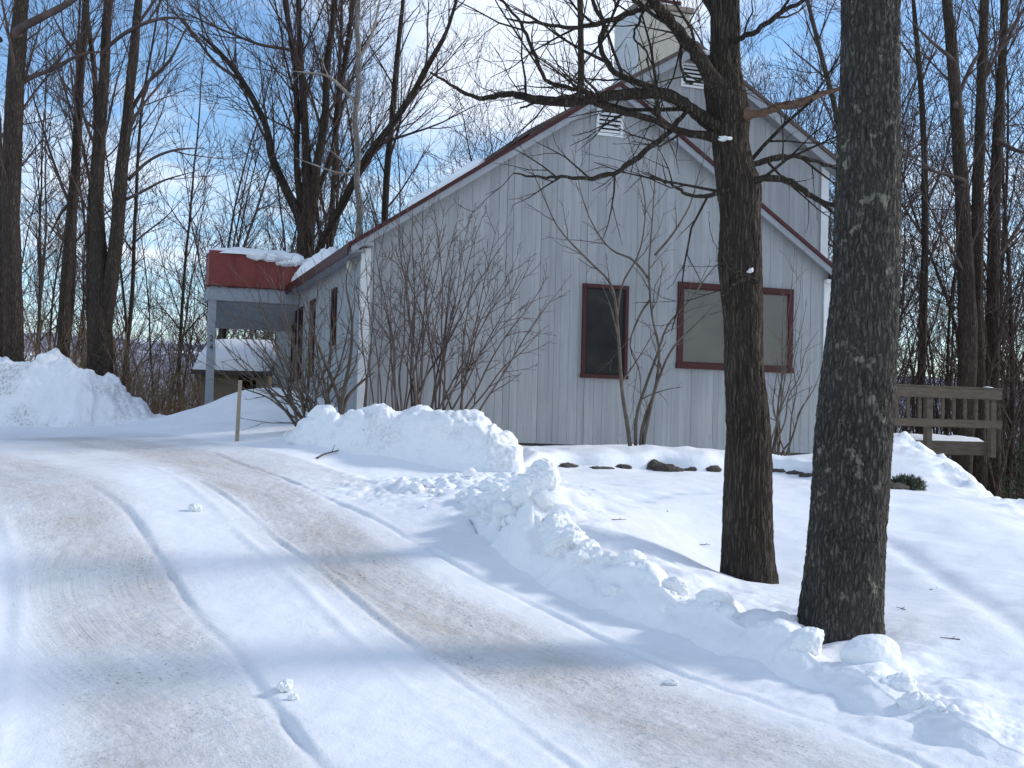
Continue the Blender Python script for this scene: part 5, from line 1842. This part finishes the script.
def needle_clump(mesh_name, parent, mat, rx, ry, rz, n, ln, seed, c=(0, 0, 0)):
    r = np.random.default_rng(seed)
    v, f = [], []
    for k in range(n):
        d = r.normal(size=3)
        d /= np.linalg.norm(d)
        rad = r.random() ** .45
        p = np.array(c) + d * rad * np.array([rx, ry, rz])
        e = norm(d * .8 + r.normal(size=3) * .6 + np.array([0, 0, .35])) * ln * r.uniform(.6, 1.2)
        s = norm(np.cross(e, r.normal(size=3))) * ln * .09
        i = len(v)
        v += [tuple(p - s), tuple(p + s), tuple(p + e)]
        f.append((i, i + 1, i + 2))
    return mesh_obj(mesh_name, v, f, mat, parent)


jp = hit(906, 489, h_full)
ju = thing('juniper_shrub', 'low olive-green juniper poking out of the snow right of the lichened trunk', 'shrub', tuple(jp))
needle_clump('foliage', ju, M['juniper'], .24, .2, .12, 1800, .07, 4, (0, 0, .05))
tb = Tubes()
for k in range(7):
    tb.add(wander(np.array([0, 0, -.1]), np.array([math.cos(k), math.sin(k), .7]), .28, 3, .1, 0, rr_), np.linspace(.01, .004, 4), 5)
tb.build('stems', M['shrub_grey'], ju)
# spruce at the right edge
pb = at(1030, 480, 20.5)
pb[2] = float(h_base(pb[0:1], pb[1:2])[0])
sp = thing('spruce_tree', 'small dark green spruce at the right edge beyond the deck', 'spruce', tuple(pb))
tb = Tubes()
tb.add(np.array([[0, 0, -.3], [0, .02, 1.2], [.02, 0, 2.6]]), [.06, .04, .01], 8)
tb.build('trunk', M['bark_wood'], sp)
r = np.random.default_rng(9)
v, f = [], []
tbb = Tubes()
for k in range(60):
    h = .35 + 2.2 * (k / 60)
    az = k * 2.4
    ln = (1 - h / 2.9) * .95 + .06
    q = wander(np.array([0, 0, h]), np.array([math.cos(az), math.sin(az), .12]), ln, 5, .06, -.02, r)
    tbb.add(q, np.linspace(.012, .004, 6), 4)
    for t in range(int(150 * ln) + 20):
        s = r.uniform(.15, 1)
        i = min(int(s * 5), 4)
        p = q[i] + (q[i + 1] - q[i]) * (s * 5 - i)
        sd = norm(q[i + 1] - q[i])
        e = norm(sd * .8 + r.normal(size=3) * .65) * r.uniform(.05, .13)
        w = norm(np.cross(e, r.normal(size=3))) * .008
        b0_ = len(v)
        v += [tuple(p - w), tuple(p + w), tuple(p + e)]
        f.append((b0_, b0_ + 1, b0_ + 2))
mesh_obj('foliage', v, f, M['needle'], sp)
tbb.build('branches', M['twig'], sp)


# dry brush
def brush(name, n, xr, yr, hr, mat, seed, keep=None, wid=.006, lean=.25):
    r = np.random.default_rng(seed)
    tb_ = Tubes()
    xs = r.uniform(xr[0], xr[1], n)
    ys = r.uniform(yr[0], yr[1], n)
    hs = r.uniform(hr[0], hr[1], n)
    zs = h_full(xs, ys)
    for i in range(n):
        q = np.array([xs[i], ys[i], 0]) - H0
        t, d = float(q @ U), float(q @ V_)
        if -2.6 < t < 10.5 and -4 < d < 11:
            continue
        if keep and not keep(xs[i], ys[i]):
            continue
        q = wander(np.array([xs[i], ys[i], zs[i] - .05]), np.array([r.normal() * lean, r.normal() * lean, 1]), hs[i], 4, .12, .02, r)
        tb_.add(q, np.linspace(wid, wid * .35, 5), 3)
        for k in range(int(r.integers(1, 5))):
            j = int(r.integers(1, 4))
            q2 = wander(q[j], perp_dir(norm(q[j + 1] - q[j]), .6, r.uniform(0, 6.28)), hs[i] * r.uniform(.2, .45), 3, .14, .02, r)
            tb_.add(q2, np.linspace(wid * .6, wid * .25, 4), 3)
    return tag(tb_.build(name, mat), kind='stuff')


brush('dry_brush', 5200, (-14, -5.0), (25.0, 37), (.9, 2.7), M['dry'], 3, keep=lambda x, y: x < -5.6 - (y - 25) * .12)
brush('woodland_undergrowth', 3600, (6.8, 16), (18.5, 33), (.8, 2.4), M['brown_stalk'], 4, keep=lambda x, y: x > np.interp(y, RIDGE[::-1, 1], RIDGE[::-1, 0]) + 1.2 + (y > 20) * 1.2)

# ------------------------------------------------------------------ sun, sky, camera
EL_S = math.radians(30)
# toward the sun: from the right, a little behind the gable plane
az_dir = np.array([math.cos(TH - .05), math.sin(TH - .05), 0])
to_sun = Vector((az_dir[0] * math.cos(EL_S), az_dir[1] * math.cos(EL_S), math.sin(EL_S)))
sd_ = bpy.data.lights.new('sun', 'SUN')
sd_.energy = 2.35
sd_.angle = math.radians(8)
sd_.color = (1.0, 0.965, 0.92)
so = link(bpy.data.objects.new('sun', sd_))
so.rotation_euler = to_sun.to_track_quat('Z', 'Y').to_euler()

wd = bpy.data.worlds.new('World')
SC.world = wd
wd.use_nodes = True
nt = wd.node_tree
bg = nt.nodes['Background']
sky = nt.nodes.new('ShaderNodeTexSky')
sky.sky_type = 'NISHITA'
sky.sun_disc = False
sky.sun_elevation = EL_S
sky.sun_rotation = math.atan2(to_sun.x, to_sun.y)
sky.altitude = 300
sky.air_density = 1.0
sky.dust_density = 0.35
sky.ozone_density = 2.6
tc = nt.nodes.new('ShaderNodeTexCoord')
sx = nt.nodes.new('ShaderNodeSeparateXYZ')
nt.links.new(tc.outputs['Generated'], sx.inputs[0])
zz = math_n(nt, 'MAXIMUM', sx.outputs[2], 0.04)
cx_ = nt.nodes.new('ShaderNodeCombineXYZ')
nt.links.new(math_n(nt, 'DIVIDE', sx.outputs[0], zz), cx_.inputs[0])
nt.links.new(math_n(nt, 'DIVIDE', sx.outputs[1], zz), cx_.inputs[1])
cn = noise_n(nt, mapped(nt, cx_.outputs[0], (0.75, 0.55, 1)), 0.9, 7, 0.58)
# a brighter cloud bank stands ahead, above the roof
bk = math_n(nt, 'MULTIPLY', ramp(nt, math_n(nt, 'ABSOLUTE', math_n(nt, 'ADD', sx.outputs[0], 0.0)), [(0.0, (1, 1, 1)), (0.2, (0, 0, 0))]).outputs[0],
            ramp(nt, sx.outputs[2], [(0.16, (0, 0, 0)), (0.30, (1, 1, 1))]).outputs[0])
cf = ramp(nt, math_n(nt, 'ADD', cn, math_n(nt, 'MULTIPLY', bk, 0.22)), [(0.47, (0, 0, 0)), (0.66, (1, 1, 1))]).outputs[0]
hz = ramp(nt, sx.outputs[2], [(0.02, (0, 0, 0)), (0.12, (1, 1, 1))]).outputs[0]
cfac = math_n(nt, 'MULTIPLY', math_n(nt, 'MULTIPLY', cf, hz), 0.75)
hs = nt.nodes.new('ShaderNodeHueSaturation')
hs.inputs['Saturation'].default_value = 1.1
hs.inputs['Value'].default_value = 1.35
nt.links.new(sky.outputs[0], hs.inputs['Color'])
colr = mixc(nt, cfac, hs.outputs[0], (7.6, 8.0, 8.7))
nt.links.new(colr, bg.inputs['Color'])
bg.inputs['Strength'].default_value = 0.14

cam = bpy.data.cameras.new('camera')
cam.sensor_width = 36
cam.lens = 36 * F / 1024
cam.clip_end = 8000
cam.clip_start = .05
co = link(bpy.data.objects.new('camera', cam))
co.matrix_world = Matrix([list(RC[i]) + [0] for i in range(3)] + [[0, 0, 0, 1]])
SC.camera = co
SC.view_settings.view_transform = 'Standard'
SC.view_settings.look = 'None'
SC.view_settings.exposure = 0.17
SC.view_settings.gamma = 1
SC.view_settings.use_curve_mapping = False
SC.cycles.max_bounces = 6
SC.cycles.diffuse_bounces = 3
SC.cycles.glossy_bounces = 2
SC.cycles.use_denoising = True
